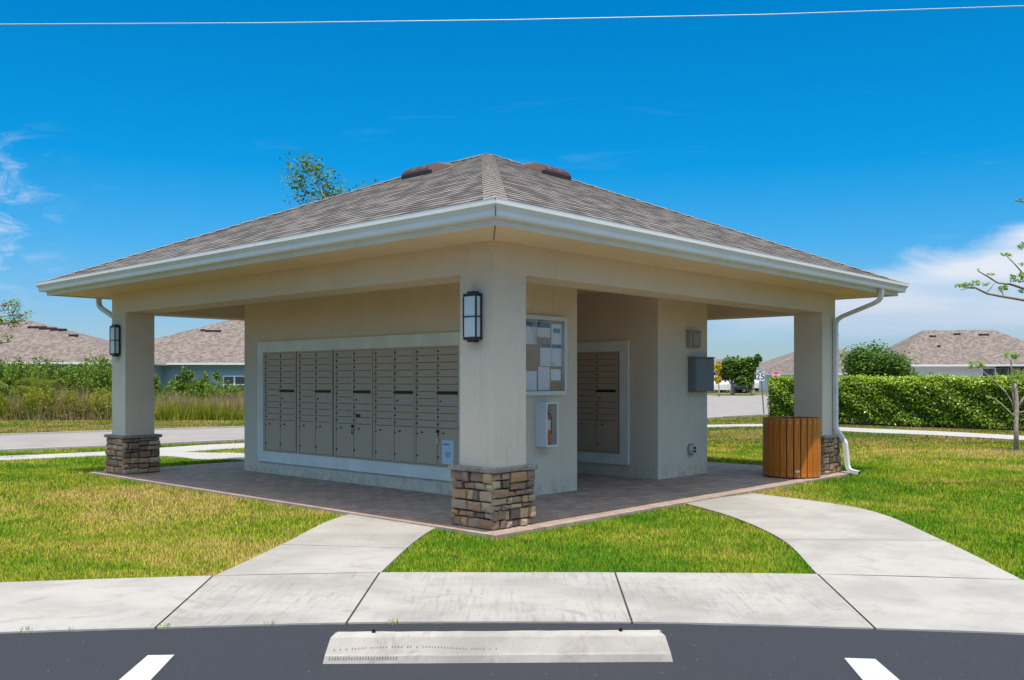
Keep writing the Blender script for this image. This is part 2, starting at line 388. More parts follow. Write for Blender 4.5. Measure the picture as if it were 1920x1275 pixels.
def npmesh(name, V, faces, mats, parent=None, tone=None, extra=None, smooth=False, mi=None):
    """V (n,3), faces (m,k) arrays"""
    me = bpy.data.meshes.new(name); n = len(V); m, k = faces.shape
    me.vertices.add(n); me.vertices.foreach_set('co', V.astype(np.float32).ravel())
    me.loops.add(m * k); me.loops.foreach_set('vertex_index', faces.astype(np.int32).ravel())
    me.polygons.add(m); me.polygons.foreach_set('loop_start', np.arange(0, m * k, k, dtype=np.int32))
    for mm in mats: me.materials.append(MATS[mm])
    if mi is not None: me.polygons.foreach_set('material_index', mi.astype(np.int32))
    me.update(calc_edges=True)
    for nm, ar in ((('tone', tone),) if tone is not None else ()) + tuple((extra or {}).items()):
        a = me.attributes.new(nm, 'FLOAT', 'POINT'); a.data.foreach_set('value', ar.astype(np.float32))
    o = bpy.data.objects.new(name, me); COL.objects.link(o)
    if parent: o.parent = parent
    return o
def empty(name, loc=(0, 0, 0), rz=0):
    o = bpy.data.objects.new(name, None); o.empty_display_size = .2; COL.objects.link(o); o.location = loc; o.rotation_euler = (0, 0, rz); return o
def tag(o, label, cat, group=None, kind=None):
    o['label'] = label; o['category'] = cat
    if group: o['group'] = group
    if kind: o['kind'] = kind
    return o
def struct(o): o['kind'] = 'structure'; return o
def copy_tree(o, parent=None):
    c = o.copy(); COL.objects.link(c)
    if parent: c.parent = parent
    for ch in list(o.children): copy_tree(ch, c)
    return c
def text_mesh(name, body, size, m, parent, loc, rot, ext=.002, sx=1.):
    cu = bpy.data.curves.new(name, 'FONT'); cu.body = body; cu.size = size; cu.extrude = ext; cu.align_x = 'CENTER'; cu.align_y = 'CENTER'
    cu.space_line = .85; cu.offset = size * .018
    t = bpy.data.objects.new(name, cu); COL.objects.link(t); bpy.context.view_layer.update()
    me = bpy.data.meshes.new_from_object(t.evaluated_get(bpy.context.evaluated_depsgraph_get())); me.name = name
    bpy.data.objects.remove(t); me.materials.clear(); me.materials.append(MATS[m])
    o = bpy.data.objects.new(name, me); COL.objects.link(o); o.parent = parent; o.location = loc; o.rotation_euler = rot; o.scale = (sx, 1, 1)
    return o

# terrain height: the kiosk pad is level, the ground beyond dips towards the road, then climbs gently far away
def sm(t): t = np.clip(t, 0, 1); return t * t * (3 - 2 * t)
def zt(x, y):
    x = np.asarray(x, float); y = np.asarray(y, float)
    s = sm(np.maximum((x - 8.6) / 3.5, (y - 9.0) / 2.8)); D = (x - CX) * DV[0] + (y - CY) * DV[1]
    return -.15 * s + .55 * sm((D - 98) / 30)
def at(px, D):
    l = (px - X0) / F * D; return (CX + DV[0] * D + RV[0] * l, CY + DV[1] * D + RV[1] * l)
def hz(py, D): return CH - (py - Y0) / F * D
def G(px, py):
    """the ground point the sight line meets"""
    z = 0.
    for _ in range(12):
        D = F * (CH - z) / (py - Y0); x, y = at(px, D); z = .5 * z + .5 * float(zt(x, y))
    return (x, y)

# ------------------------------------------------------------------ ground
def ground():
    xs = np.concatenate([np.linspace(-400, -40, 10), np.linspace(-30, 40, 141), np.linspace(42, 150, 37), np.linspace(180, 1500, 12)])
    X, Y = np.meshgrid(xs, xs, indexing='ij'); Z = zt(X, Y) - .012
    n = len(xs); V = np.stack([X, Y, Z], -1).reshape(-1, 3); i, j = np.meshgrid(np.arange(n - 1), np.arange(n - 1), indexing='ij'); a = (i * n + j).ravel()
    struct(npmesh('ground', V, np.stack([a, a + n, a + n + 1, a + 1], 1), ['lawn']))
ground()
def cr(pts, n=8):
    """Catmull-Rom through 2-D points"""
    P = [Vector(p) for p in pts]; P = [P[0] * 2 - P[1]] + P + [P[-1] * 2 - P[-2]]; out = []
    for i in range(1, len(P) - 2):
        for k in range(n):
            t = k / n; a, b, c, d = P[i - 1:i + 3]
            out.append(.5 * ((2 * b) + (c - a) * t + (2 * a - 5 * b + 4 * c - d) * t * t + (3 * b - a - 3 * c + d) * t ** 3))
    out.append(P[-2]); return out
POLYS = []      # paved areas where no grass grows
def band(name, left, right, m, h, n=8, gapf=None):
    """a strip between two edges of equal point count; follows the terrain"""
    A, B = cr(left, n), cr(right, n); mb = MB()
    for i in range(len(A) - 1):
        q = [A[i], A[i + 1], B[i + 1], B[i]]
        if (q[1] - q[0]).cross(q[3] - q[0]) < 0: q = q[::-1]
        mb.poly([(p.x, p.y, float(zt(p.x, p.y)) + h) for p in q])
        for s, e in ((A[i], A[i + 1]), (B[i + 1], B[i])):
            mb.poly([(s.x, s.y, float(zt(s.x, s.y)) + h), (s.x, s.y, float(zt(s.x, s.y)) - .15), (e.x, e.y, float(zt(e.x, e.y)) - .15), (e.x, e.y, float(zt(e.x, e.y)) + h)])
    POLYS.append([tuple(p) for p in A] + [tuple(p) for p in B[::-1]])
    return mb.build(name, m)
g = lambda *ps: [Vector(G(*p)) for p in ps]
# parking lot
KERB = [(-420, 1208), (0, 1190), (330, 1180), (640, 1172), (960, 1170), (1280, 1172), (1600, 1181), (1920, 1192), (2350, 1214)]
BACK = [(-420, 1112), (0, 1096), (400, 1083), (712, 1077), (935, 1077), (1153, 1077), (1533, 1080), (1920, 1091), (2350, 1108)]
kp = cr(g(*KERB), 14); mb = MB()
far = [(-5.2, 26), (-40, 30), (-40, -40), (30, -40), (26, -12)]
jag = [p + Vector((-DV[0], -DV[1])) * (random.uniform(-.006, .01)) for p in kp]
P0 = [(-60, 40)] + [tuple(p) for p in jag] + [(40, -60), (-60, -60)]
mb.poly([(x, y, 0.006) for x, y in P0][::-1]); o = mb.build('parking_lot', 'asphalt'); struct(o)
o.data.flip_normals() if o.data.polygons[0].normal.z < 0 else None
POLYS.append(P0)
# sidewalk slabs along the lot with real joints
def slabs(name, near, farr, cuts, h=.016, gap=.014):
    mb = MB(); u = MB()
    A, B = cr(g(*near), 12), cr(g(*farr), 12)
    AB = [tuple(p) for p in A] + [tuple(p) for p in B[::-1]]; POLYS.append(AB)
    for i in range(len(A) - 1):
        u.poly([(*A[i], .009), (*A[i + 1], .009), (*B[i + 1], .009), (*B[i], .009)])
    # cuts: pairs of (near point, far point) in order along the walk
    cuts = [(Vector(G(*a)), Vector(G(*b))) for a, b in cuts]
    def param(poly, p):
        best = (1e9, 0)
        for i in range(len(poly) - 1):
            a, b = poly[i], poly[i + 1]; t = max(0, min(1, (p - a).dot(b - a) / (b - a).length_squared)); q = a + (b - a) * t
            dd = (q - p).length
            if dd < best[0]: best = (dd, i + t)
        return best[1]
    def pt(poly, s): i = int(min(s, len(poly) - 1.0001)); return poly[i] + (poly[i + 1] - poly[i]) * (s - i)
    ts = [(0, 0)] + [(param(A, a), param(B, b)) for a, b in cuts] + [(len(A) - 1.001, len(B) - 1.001)]
    outs = []
    for k in range(len(ts) - 1):
        (a0, b0), (a1, b1) = ts[k], ts[k + 1]; n = 14; La = []; Lb = []
        for i in range(n + 1):
            La.append(pt(A, a0 + (a1 - a0) * i / n)); Lb.append(pt(B, b0 + (b1 - b0) * i / n))
        ea = (La[1] - La[0]).normalized() * gap / 2; La[0] = La[0] + ea; Lb[0] = Lb[0] + ea; La[-1] = La[-1] - ea; Lb[-1] = Lb[-1] - ea
        for i in range(n): mb.poly([(*La[i], h), (*La[i + 1], h), (*Lb[i + 1], h), (*Lb[i], h)], 1 if k in (2, 3, 4) else 0)
        for i in range(n):
            mb.poly([(*La[i], -.05), (*La[i + 1], -.05), (*La[i + 1], h), (*La[i], h)]); mb.poly([(*Lb[i + 1], -.05), (*Lb[i], -.05), (*Lb[i], h), (*Lb[i + 1], h)])
    o = mb.build(name, ['concrete', 'concrete_dirty']); struct(o)
    o2 = u.build('joint_filler', 'joint'); struct(o2)
slabs('sidewalk', KERB, BACK, [((-500 + 700 - 560, 1200), (10 - 90, 1098)), ((292, 1181), (400, 1083)), ((650, 1172), (712, 1077)), ((1185, 1171), (1153, 1077)), ((1640, 1182), (1533, 1080)), ((2140, 1203), (1925, 1092))])
def path(name, L, Rr, cuts):
    """two edges traced from the slab towards the sidewalk, split at cross joints"""
    A, B = cr(g(*L), 10), cr(g(*Rr), 10); n = len(A) - 1; mb = MB(); u = MB()
    POLYS.append([tuple(p) for p in A] + [tuple(p) for p in B[::-1]])
    for i in range(n): u.poly([(*A[i], .008), (*A[i + 1], .008), (*B[i + 1], .008), (*B[i], .008)])
    for a, b in zip([0] + cuts, cuts + [n]):
        for i in range(a, b):
            q = [A[i], A[i + 1], B[i + 1], B[i]]
            if i == a: e = (q[1] - q[0]).normalized() * .005; q[0] = q[0] + e; q[3] = q[3] + e
            if i == b - 1: e = (q[1] - q[0]).normalized() * .005; q[1] = q[1] - e; q[2] = q[2] - e
            mb.poly([(*p, .016) for p in q][::-1])
            mb.poly([(*q[0], .016), (*q[1], .016), (*q[1], -.05), (*q[0], -.05)][::-1]); mb.poly([(*q[3], .016), (*q[2], .016), (*q[2], -.05), (*q[3], -.05)])
    o = mb.build(name, 'concrete')
    for p in o.data.polygons[:1]:
        if p.normal.z < 0: o.data.flip_normals()
    struct(o); struct(u.build('joint_filler', 'joint'))
path('path', [(668, 962), (610, 982), (528, 1024), (402, 1083.5)], [(820, 990), (794, 1006), (762, 1031), (713, 1077.5)], [20])
path('path', [(1278, 944), (1375, 972), (1467, 1015), (1533, 1080.5)], [(1414, 927), (1620, 957), (1767, 1016), (1918, 1091.5)], [20])
# far walks, road, field path
L_ = lambda o: struct(o)
L_(band('sidewalk', g((-500, 887), (0, 864), (194, 855), (320, 850), (453, 841), (760, 826), (1100, 809), (1334, 801), (1432, 799.5)),
        g((-500, 878), (0, 856), (194, 847.5), (320, 839), (453, 831.5), (760, 819), (1100, 804), (1334, 797), (1432, 795.5)), 'far_concrete', .012))
L_(band('sidewalk', g((1432, 799.5), (1600, 810), (1760, 817), (1920, 826), (2300, 850)), g((1432, 795.5), (1600, 803), (1760, 809.5), (1920, 818), (2300, 838)), 'far_concrete', .016))
L_(band('path', g((235, 852.5), (320, 849), (400, 850.5), (460, 852), (560, 856)), g((225, 857), (320, 857), (400, 862), (460, 864), (560, 870)), 'far_concrete', .020))
RN_ = g((-600, 876), (0, 846.5), (194, 838.5), (453, 826.5), (760, 811), (1100, 795), (1334, 784), (1440, 778), (1900, 757))
RF_ = g((-600, 834), (0, 816.5), (194, 810), (453, 802)) + [Vector((24, 19.5))]
RP = [tuple(p) for p in cr(RN_, 8)] + [G(2100, 741), G(1334, 741.5), G(1250, 742), (30, 24), (25.5, 20)] + [tuple(p) for p in cr(RF_, 8)][::-1]
def flat(name, poly, m, h):
    me = MB(); me.poly([(x, y, 0) for x, y in poly]); o = me.build(name, m)
    import bmesh as bm_
    b = bm_.new(); b.from_mesh(o.data); bm_.ops.triangulate(b, faces=b.faces[:]); 
    for _ in range(3): bm_.ops.subdivide_edges(b, edges=[e for e in b.edges if e.calc_length() > 4], cuts=1); bm_.ops.triangulate(b, faces=b.faces[:])
    for v in b.verts: v.co.z = float(zt(v.co.x, v.co.y)) + h
    bm_.ops.recalc_face_normals(b, faces=b.faces[:])
    if b.faces[0].normal.z < 0: bm_.ops.reverse_faces(b, faces=b.faces[:])
    b.to_mesh(o.data); b.free(); return o
L_(flat('road', RP, 'road', .006)); POLYS.append(RP)
def curb(line, h=.05, w=.14):
    P = cr(line, 8); mb = MB()
    for i in range(len(P) - 1):
        t = (P[i + 1] - P[i]).normalized(); nn = Vector((-t.y, t.x)) * w / 2
        q = [P[i] - nn, P[i + 1] - nn, P[i + 1] + nn, P[i] + nn]; z = [float(zt(*p)) for p in q]
        mb.poly([(*p, zz + h) for p, zz in zip(q, z)]); mb.poly([(*q[0], z[0] - .1), (*q[1], z[1] - .1), (*q[1], z[1] + h), (*q[0], z[0] + h)]); mb.poly([(*q[2], z[2] - .1), (*q[3], z[3] - .1), (*q[3], z[3] + h), (*q[2], z[2] + h)])
    return mb.build('curb', 'far_concrete')
L_(curb(RN_)); L_(curb(RF_)); L_(curb([Vector(p) for p in (G(1250, 742), G(1334, 741.5), G(1600, 741.2), G(2100, 741))]))
# painted stall lines
for q in ([(303, 1232), (327, 1232), (236, 1275 + 60), (190, 1275 + 60)], [(1583, 1237), (1640, 1238), (1790, 1390), (1720, 1390)]):
    P = g(*q); mb = MB()
    if q[0][0] < 500: P = g((277, 1232), (327, 1231), (150, 1420), (60, 1420))
    else: P = g((1583, 1237), (1641, 1239), (1850, 1420), (1735, 1420))
    mb.poly([(p.x, p.y, .010) for p in P]); o = mb.build('parking_line', 'road_paint'); struct(o)
    if o.data.polygons[0].normal.z < 0: o.data.flip_normals()
# kiosk floor of pavers
L, M_, CW = 8.438, 7.823, .471
FX0, FY0, FX1, FY1 = -.25, -.27, 8.08, 8.70
mb = MB(); mb.box((FX0 + .155, FY0 + .155, -.2), (FX1 - .155, FY1 - .155, .030)); o = struct(mb.build('paver_floor', 'paver'))
mb = MB()
mb.box((FX0, FY0, -.2), (FX1, FY0 + .153, .032)); mb.box((FX0, FY1 - .153, -.2), (FX1, FY1, .032))
mb.box((FX0, FY0 + .153, -.2), (FX0 + .153, FY1 - .153, .032)); mb.box((FX1 - .153, FY0 + .153, -.2), (FX1, FY1 - .153, .032))
struct(mb.build('paver_border', 'border_paver'))
POLYS.append([(FX0, FY0), (FX1, FY0), (FX1, FY1), (FX0, FY1)])

# ------------------------------------------------------------------ the kiosk
K = empty('mail_kiosk', (3.9, 4.2, 0)); K['label'] = 'open beige stucco mail pavilion with hipped shingle roof and stone footed corner columns'; K['category'] = 'pavilion'
def kp_(o): o.location = (-3.9, -4.2, 0); return o      # children are modelled in world coordinates
HS, HB = 2.850, 2.549
STC = [(.56, .31, .15), (.62, .40, .23), (.48, .27, .15), (.34, .22, .15), (.46, .35, .25), (.60, .44, .28), (.24, .16, .12), (.60, .34, .17), (.33, .22, .165), (.50, .35, .23)]
def stones(mb, w, h, fr):
    """irregular ledge stones on one face; fr maps (u, v, out) to space"""
    rects = []
    def split(u0, v0, u1, v1):
        a, b = u1 - u0, v1 - v0
        if b > .115 and (a < .34 or random.random() < .75):
            c = v0 + b * random.uniform(.36, .64); split(u0, v0, u1, c); split(u0, c, u1, v1)
        elif a > .24 or (a > .17 and random.random() < .35) or a > b * 3.6:
            c = u0 + a * random.uniform(.32, .68); split(u0, v0, c, v1); split(c, v0, u1, v1)
        else: rects.append((u0, v0, u1, v1))
    split(0, 0, w, h)
    for u0, v0, u1, v1 in rects:
        gp = .0065; d = random.uniform(.018, .055); r = .010; kf = random.uniform(.78, 1.15); mb.cc = tuple(min(.6, c * kf) for c in random.choice(STC))
        j = lambda s=.005: random.uniform(-s, s)
        def ring(i, out):
            return [fr(u0 + gp + i + j(), v0 + gp + i + j(), out + j(.004)), fr((u0 + u1) / 2 + j(), v0 + gp + i + j(), out + j(.005)), fr(u1 - gp - i + j(), v0 + gp + i + j(), out + j(.004)), fr(u1 - gp - i + j(), (v0 + v1) / 2 + j(), out + j(.005)),
                    fr(u1 - gp - i + j(), v1 - gp - i + j(), out + j(.004)), fr((u0 + u1) / 2 + j(), v1 - gp - i + j(), out + j(.005)), fr(u0 + gp + i + j(), v1 - gp - i + j(), out + j(.004)), fr(u0 + gp + i + j(), (v0 + v1) / 2 + j(), out + j(.005))]
        k = len(mb.v); mb.v += ring(0, -.02) + ring(0, d - r) + ring(r, d); mb.v.append(fr((u0 + u1) / 2, (v0 + v1) / 2, d + random.uniform(0, .012)))
        for q in range(2):
            for i in range(8): mb.face((k + 8 * q + i, k + 8 * q + (i + 1) % 8, k + 8 * q + 8 + (i + 1) % 8, k + 8 * q + 8 + i))
        for i in range(8): mb.face((k + 16 + i, k + 16 + (i + 1) % 8, k + 24))
def column(x0, y0):
    mb = MB(); mb.box((x0, y0, .6), (x0 + CW, y0 + CW, HB))
    c = kp_(mb.build('column', 'stucco', K))
    e = .035; hb = .585; a0, b0, a1, b1 = x0 - e, y0 - e, x0 + CW + e, y0 + CW + e; w = a1 - a0
    sb = MB(); e2 = .012; sb.box((a0 + e2, b0 + e2, .0), (a1 - e2, b1 - e2, hb), 1)
    ex = .03      # corner stones wrap round
    stones(sb, w + 2 * ex, hb - .03, lambda u, v, o: (a0 - ex + u, b0 - o, .03 + v))
    stones(sb, w + 2 * ex, hb - .03, lambda u, v, o: (a1 + ex - u, b1 + o, .03 + v))
    stones(sb, w + 2 * ex - .03, hb - .03, lambda u, v, o: (a0 - o, b1 + ex - .015 - u, .03 + v))
    stones(sb, w + 2 * ex - .03, hb - .03, lambda u, v, o: (a1 + o, b0 - ex + .015 + u, .03 + v))
    o = sb.build('stone_base', ['stone', 'mortar'], c, col=True)
    cb = MB(); q = .075; cb.bevbox((x0 - q - .015, y0 - q - .015, hb), (x0 + CW + q + .015, y0 + CW + q + .015, hb + .048), .008)
    cb.build('base_cap', 'capstone', c)
for x, y in ((0, 0), (0, L - CW), (M_ - CW, 0), (M_ - CW, L - CW)): column(x, y)
for nm, a, b in (('beam', (0, 0), (CW, L)), ('beam', (M_ - CW, 0), (M_, L)), ('beam', (CW, 0), (M_ - CW, CW)), ('beam', (CW, L - CW), (M_ - CW, L))):
    mb = MB(); mb.box((a[0], a[1], HB), (b[0], b[1], HS)); kp_(mb.build('beam', 'stucco', K))
def ring_sweep(mb, prof, m=0, mats=None):
    """sweep (offset outward from facade, z) round the building with mitred corners"""
    k = len(mb.v)
    for o, z in prof: mb.v += [(-o, -o, z), (M_ + o, -o, z), (M_ + o, L + o, z), (-o, L + o, z)]
    for i in range(len(prof) - 1):
        for j in range(4): mb.face((k + 4 * i + j, k + 4 * i + (j + 1) % 4, k + 4 * i + 4 + (j + 1) % 4, k + 4 * i + 4 + j), mats[i] if mats else m)
mb = MB(); ring_sweep(mb, [(-.47, HS + .001), (.70, HS + .001)][::-1]); kp_(mb.build('soffit', 'soffit', K))
mb = MB(); mb.poly([(CW, CW, HS - .02), (CW, L - CW, HS - .02), (M_ - CW, L - CW, HS - .02), (M_ - CW, CW, HS - .02)]); kp_(mb.build('ceiling', 'soffit', K))
mb = MB(); ring_sweep(mb, [(.695, HS - .016), (.72, HS - .016), (.72, 3.00)]); ring_sweep(mb, [(.695, HS), (.695, HS - .016)]); kp_(mb.build('fascia', 'fascia', K))
mb = MB()
gp = [(.722, 3.0), (.722, 2.890), (.80, 2.890), (.808, 2.905), (.812, 2.945), (.832, 2.975), (.845, 2.99), (.845, 3.022), (.848, 3.035), (.832, 3.036), (.832, 3.018), (.735, 3.0)]
ring_sweep(mb, gp, mats=[0, 0, 0, 0, 0, 0, 0, 1, 1, 1, 0]); GT = kp_(mb.build('gutter', ['gutter', 'gutter_lip'], K))
mb = MB()
for t, s in ((0, 0), (1, 0)):
    pass
c0 = .8165; mb.poly([(-c0 - .032, -c0 - .032 + .0, 3.034), (-c0 - .036, -c0 - .026, 3.034), (-.808 + .0 - .002, -.800, 2.893), (-.802, -.808, 2.893)])
mb.build('seam', 'seam', GT)
for sx_, sy_ in ((1, 1), (-1, 1)):
    ax_, bx_ = ((-.02, -.02), (-.70, -.70)) if sx_ > 0 else ((M_ + .02, -.02), (M_ + .70, -.70))
    ox_ = .004 * 1.0; mb = MB(); mb.poly([(ax_[0] - ox_, ax_[1] + ox_ * sx_, HS - .0015), (ax_[0] + ox_, ax_[1] - ox_ * sx_, HS - .0015), (bx_[0] + ox_, bx_[1] - ox_ * sx_, HS - .0015), (bx_[0] - ox_, bx_[1] + ox_ * sx_, HS - .0015)]); kp_(mb.build('soffit_seam', 'seam', K))
for yy in (2.9, 6.6):
    mb = MB(); mb.poly([(-.8465, yy, 3.02), (-.8465, yy + .006, 3.02), (-.8465, yy + .006, 2.992), (-.8465, yy, 2.992)]); mb.build('seam', 'seam', GT)
# roof courses
AX, AY0, AY1, AZ = 3.912, 3.912, L - 3.912, 5.040; EO, EZ = .765, 3.040
roof = MB(); NC = 34
def course(side, k):
    t0, t1 = k / NC, (k + 1) / NC
    def ring(t, lift):
        o = EO * (1 - t) - AX * t; z = EZ + (AZ - EZ) * t + lift
        x0, x1 = -EO + (AX + EO) * t, M_ + EO - (M_ + EO - AX) * t; y0, y1 = -EO + (AY0 + EO) * t, L + EO - (L + EO - AY1) * t
        return [(x0, y0, z), (x1, y0, z), (x1, y1, z), (x0, y1, z)]
    a, b, c = ring(t0, .0065), ring(t1, .0), ring(t0, -.004 if k == 0 else 0.)
    i, j = side, (side + 1) % 4; ax = 0 if side in (0, 2) else 1
    sl = 5.09 / NC
    uv = [(a[i][ax], k * .142 + .002), (a[j][ax], k * .142 + .002), (b[j][ax], k * .142 + .14), (b[i][ax], k * .142 + .14)]
    off = side * 11.3; uv = [(u + off, v) for u, v in uv]
    roof.poly([a[i], a[j], b[j], b[i]], 0, uv)
    roof.poly([c[i], c[j], a[j], a[i]], 1, [(0, 0)] * 4)
for s in range(4):
    for k in range(NC): course(s, k)
mat('shingle_butt', (.05, .043, .04), .95, var=.3, vscale=25)
RO = kp_(roof.build('roof', ['shingle', 'shingle_butt'], K))
def hipcap(P, Q, sideA, sideB, n):
    """bent cap shingles up a hip; sideA/B are the downhill directions of the two planes"""
    mb = MB(); P, Q = Vector(P), Vector(Q); d = (Q - P) / n
    for i in range(n):
        a = P + d * i; b = P + d * min(n, i + 1.12); u = Vector((0, 0, .022)); v = Vector((0, 0, .013)); w = .21
        fa = min(1, (n - i) / 1.6) if n > 5 else 1; fb = min(1, max(0, n - i - 1.12) / 1.6) if n > 5 else 1; A, B = Vector(sideA) * w * fa, Vector(sideB) * w * fa; A2, B2 = Vector(sideA) * w * fb, Vector(sideB) * w * fb
        mb.poly([a + A + u * .9, a + u * 1.25, b + v, b + A2 + v * .4]); mb.poly([a + u * 1.25, a + B + u * .9, b + B2 + v * .4, b + v])
        mb.poly([a + A, a, a + u * 1.25, a + A + u * .9], 0); mb.poly([a, a + B, a + B + u * .9, a + u * 1.25], 0)
    return mb.build('ridge_cap', ['cap', 'shingle_butt'], RO)
sx = (AZ - EZ) / (AX + EO)
E0, E1, E2, E3 = (-EO, -EO, EZ), (M_ + EO, -EO, EZ), (M_ + EO, L + EO, EZ), (-EO, L + EO, EZ)
R0, R1 = (AX, AY0, AZ), (AX, AY1, AZ)
hipcap(E0, R0, (.72, -.72 * .0, .0 * sx), (0, .72, 0), 30)
hipcap(E1, R0, (-.72, 0, 0), (0, .72, 0), 30)
hipcap(E3, R1, (.72, 0, 0), (0, -.72, 0), 30)
hipcap(E2, R1, (-.72, 0, 0), (0, -.72, 0), 30)
hipcap(R0, R1, (-.9, 0, -.9 * sx), (.9, 0, -.9 * sx), 4)
# roof vents
def roof_vent(P, along, up):
    """low hooded vent in three ribbed sections; along = unit vector, up = unit uphill horizontal vector"""
    a, u = Vector(along), Vector(up); P = Vector(P); mb = MB(); n = Vector((0, 0, 1))
    prof = [(-.20, -.06), (-.205, .05), (-.185, .085), (-.14, .108), (-.05, .118), (.06, .105), (.20, .035), (.22, -.02)]
    cuts = [(0, .235), (.243, .478), (.486, .72)]
    for c0, c1 in cuts:
        k = len(mb.v); xs = [c0, c0 + .01, c1 - .01, c1]
        for q, x in enumerate(xs):
            for yy, zz in prof:
                ed = q in (0, 3); xx = x
                if c0 == .486 and q >= 2: xx = x - max(0, zz) * 1.5
                zq = zz * (.9 if ed and zz > 0 else 1)
                mb.v.append(tuple(P + a * xx + u * yy + n * (zq + yy * sx + .02)))
        m_ = len(prof)
        for q in range(3):
            for i in range(m_ - 1): mb.face((k + q * m_ + i, k + q * m_ + i + 1, k + (q + 1) * m_ + i + 1, k + (q + 1) * m_ + i))
        mb.face([k + i for i in range(m_)][::-1]); mb.face([k + 3 * m_ + i for i in range(m_)])
    v = mb.build('vent', 'vent', RO)
    l = MB(); f0 = u * -.2062
    for zz in (.0,):
        p, q = P + a * .02 + f0, P + a * .70 + f0
        l.poly([tuple(p + n * (-.03 - .205 * sx + .02)), tuple(q + n * (-.03 - .205 * sx + .02)), tuple(q + n * (.040 - .205 * sx + .02)), tuple(p + n * (.040 - .205 * sx + .02))])
    l.build('louver', 'dark', RO)
zr = lambda o: EZ + (o + EO) * sx
roof_vent((3.02, 4.70, zr(3.02)), (0, -1, 0), (1, 0, 0))
roof_vent((4.64, 3.02, zr(3.02)), (-1, 0, 0), (0, 1, 0))
# downspouts (rectangular section)
def spout(pts):
    mb = MB(); w, d = .075, .055
    P = [Vector(p) for p in pts]; ring = []
    lat = Vector(LATD)
    for i, p in enumerate(P):
        t = (P[min(i + 1, len(P) - 1)] - P[max(i - 1, 0)]).normalized(); nn = t.cross(lat).normalized()
        ring.append([p + lat * w / 2 + nn * d / 2, p - lat * w / 2 + nn * d / 2, p - lat * w / 2 - nn * d / 2, p + lat * w / 2 - nn * d / 2])
    k = len(mb.v)
    for r_ in ring: mb.v += [tuple(q) for q in r_]
    for i in range(len(P) - 1):
        for j in range(4): mb.face((k + 4 * i + j, k + 4 * i + (j + 1) % 4, k + 4 * i + 4 + (j + 1) % 4, k + 4 * i + 4 + j))
    e = k + 4 * (len(P) - 1); mb.face((e, e + 1, e + 2, e + 3), 1)
    return mb.build('downspout', ['spout', 'dark'], K)
LATD = (1, 0, 0)
kp_(spout([(7.74, -.765, 2.91), (7.74, -.765, 2.80), (7.74, -.755, 2.755), (7.74, -.72, 2.71), (7.74, -.64, 2.67), (7.74, -.16, 2.50), (7.74, -.085, 2.46), (7.74, -.05, 2.41), (7.745, -.042, 2.36), (7.745, -.042, .76), (7.745, -.055, .72), (7.745, -.17, .56), (7.745, -.20, .50), (7.745, -.235, .16), (7.745, -.25, .11), (7.745, -.285, .075), (7.745, -.42, .05)]))
kp_(spout([(.12, L + .765, 2.91), (.12, L + .765, 2.80), (.12, L + .755, 2.755), (.12, L + .72, 2.71), (.12, L + .64, 2.67), (.12, L + .16, 2.50), (.12, L + .085, 2.46), (.12, L + .05, 2.41), (.12, L + .042, 2.36), (.12, L + .042, .76), (.12, L + .07, .72), (.12, L + .17, .56), (.12, L + .20, .50), (.10, L + .30, .10), (.09, L + .33, .05), (.09, L + .38, .0), (.08, L + .52, -.03)]))
for z in (2.2, 1.0): mb = MB(); mb.box((7.700, -.074, z), (7.790, -.011, z + .03)); kp_(mb.build('downspout_strap', 'spout', K))
# walls of the two mail rooms
WX, WY = 1.60, 1.47
def wall(a, b):
    mb = MB(); mb.bevbox((a[0], a[1], .0), (b[0], b[1], HS - .02), .006); return kp_(mb.build('wall', 'stucco', K))
wall((WX, WY), (3.12, 7.18)); wall((4.93, 1.41), (6.30, 7.05))
def frame(x, y0, y1, z0, z1, w, t):
    mb = MB()
    for a, b in (((x - t, y0, z0), (x + .002, y1, z0 + w)), ((x - t, y0, z1 - w), (x + .002, y1, z1)), ((x - t, y0, z0 + w), (x + .002, y0 + w, z1 - w)), ((x - t, y1 - w, z0 + w), (x + .002, y1, z1 - w))): mb.box(a, b)
    return kp_(mb.build('mailbox_surround', 'trim', K))
frame(WX, 1.955, 6.735, .214, 2.095, .165, .035)
frame(4.93, 1.93, 3.17, .214, 2.085, .155, .035)
for yy in (6.2, 5.2, 4.3, 3.3, 2.4): # plastered-over screw patches
    mb = MB(); mb.box((WX - .0362, yy, 2.005), (WX - .034, yy + .05, 2.035)); kp_(mb.build('patch', 'fascia', K))

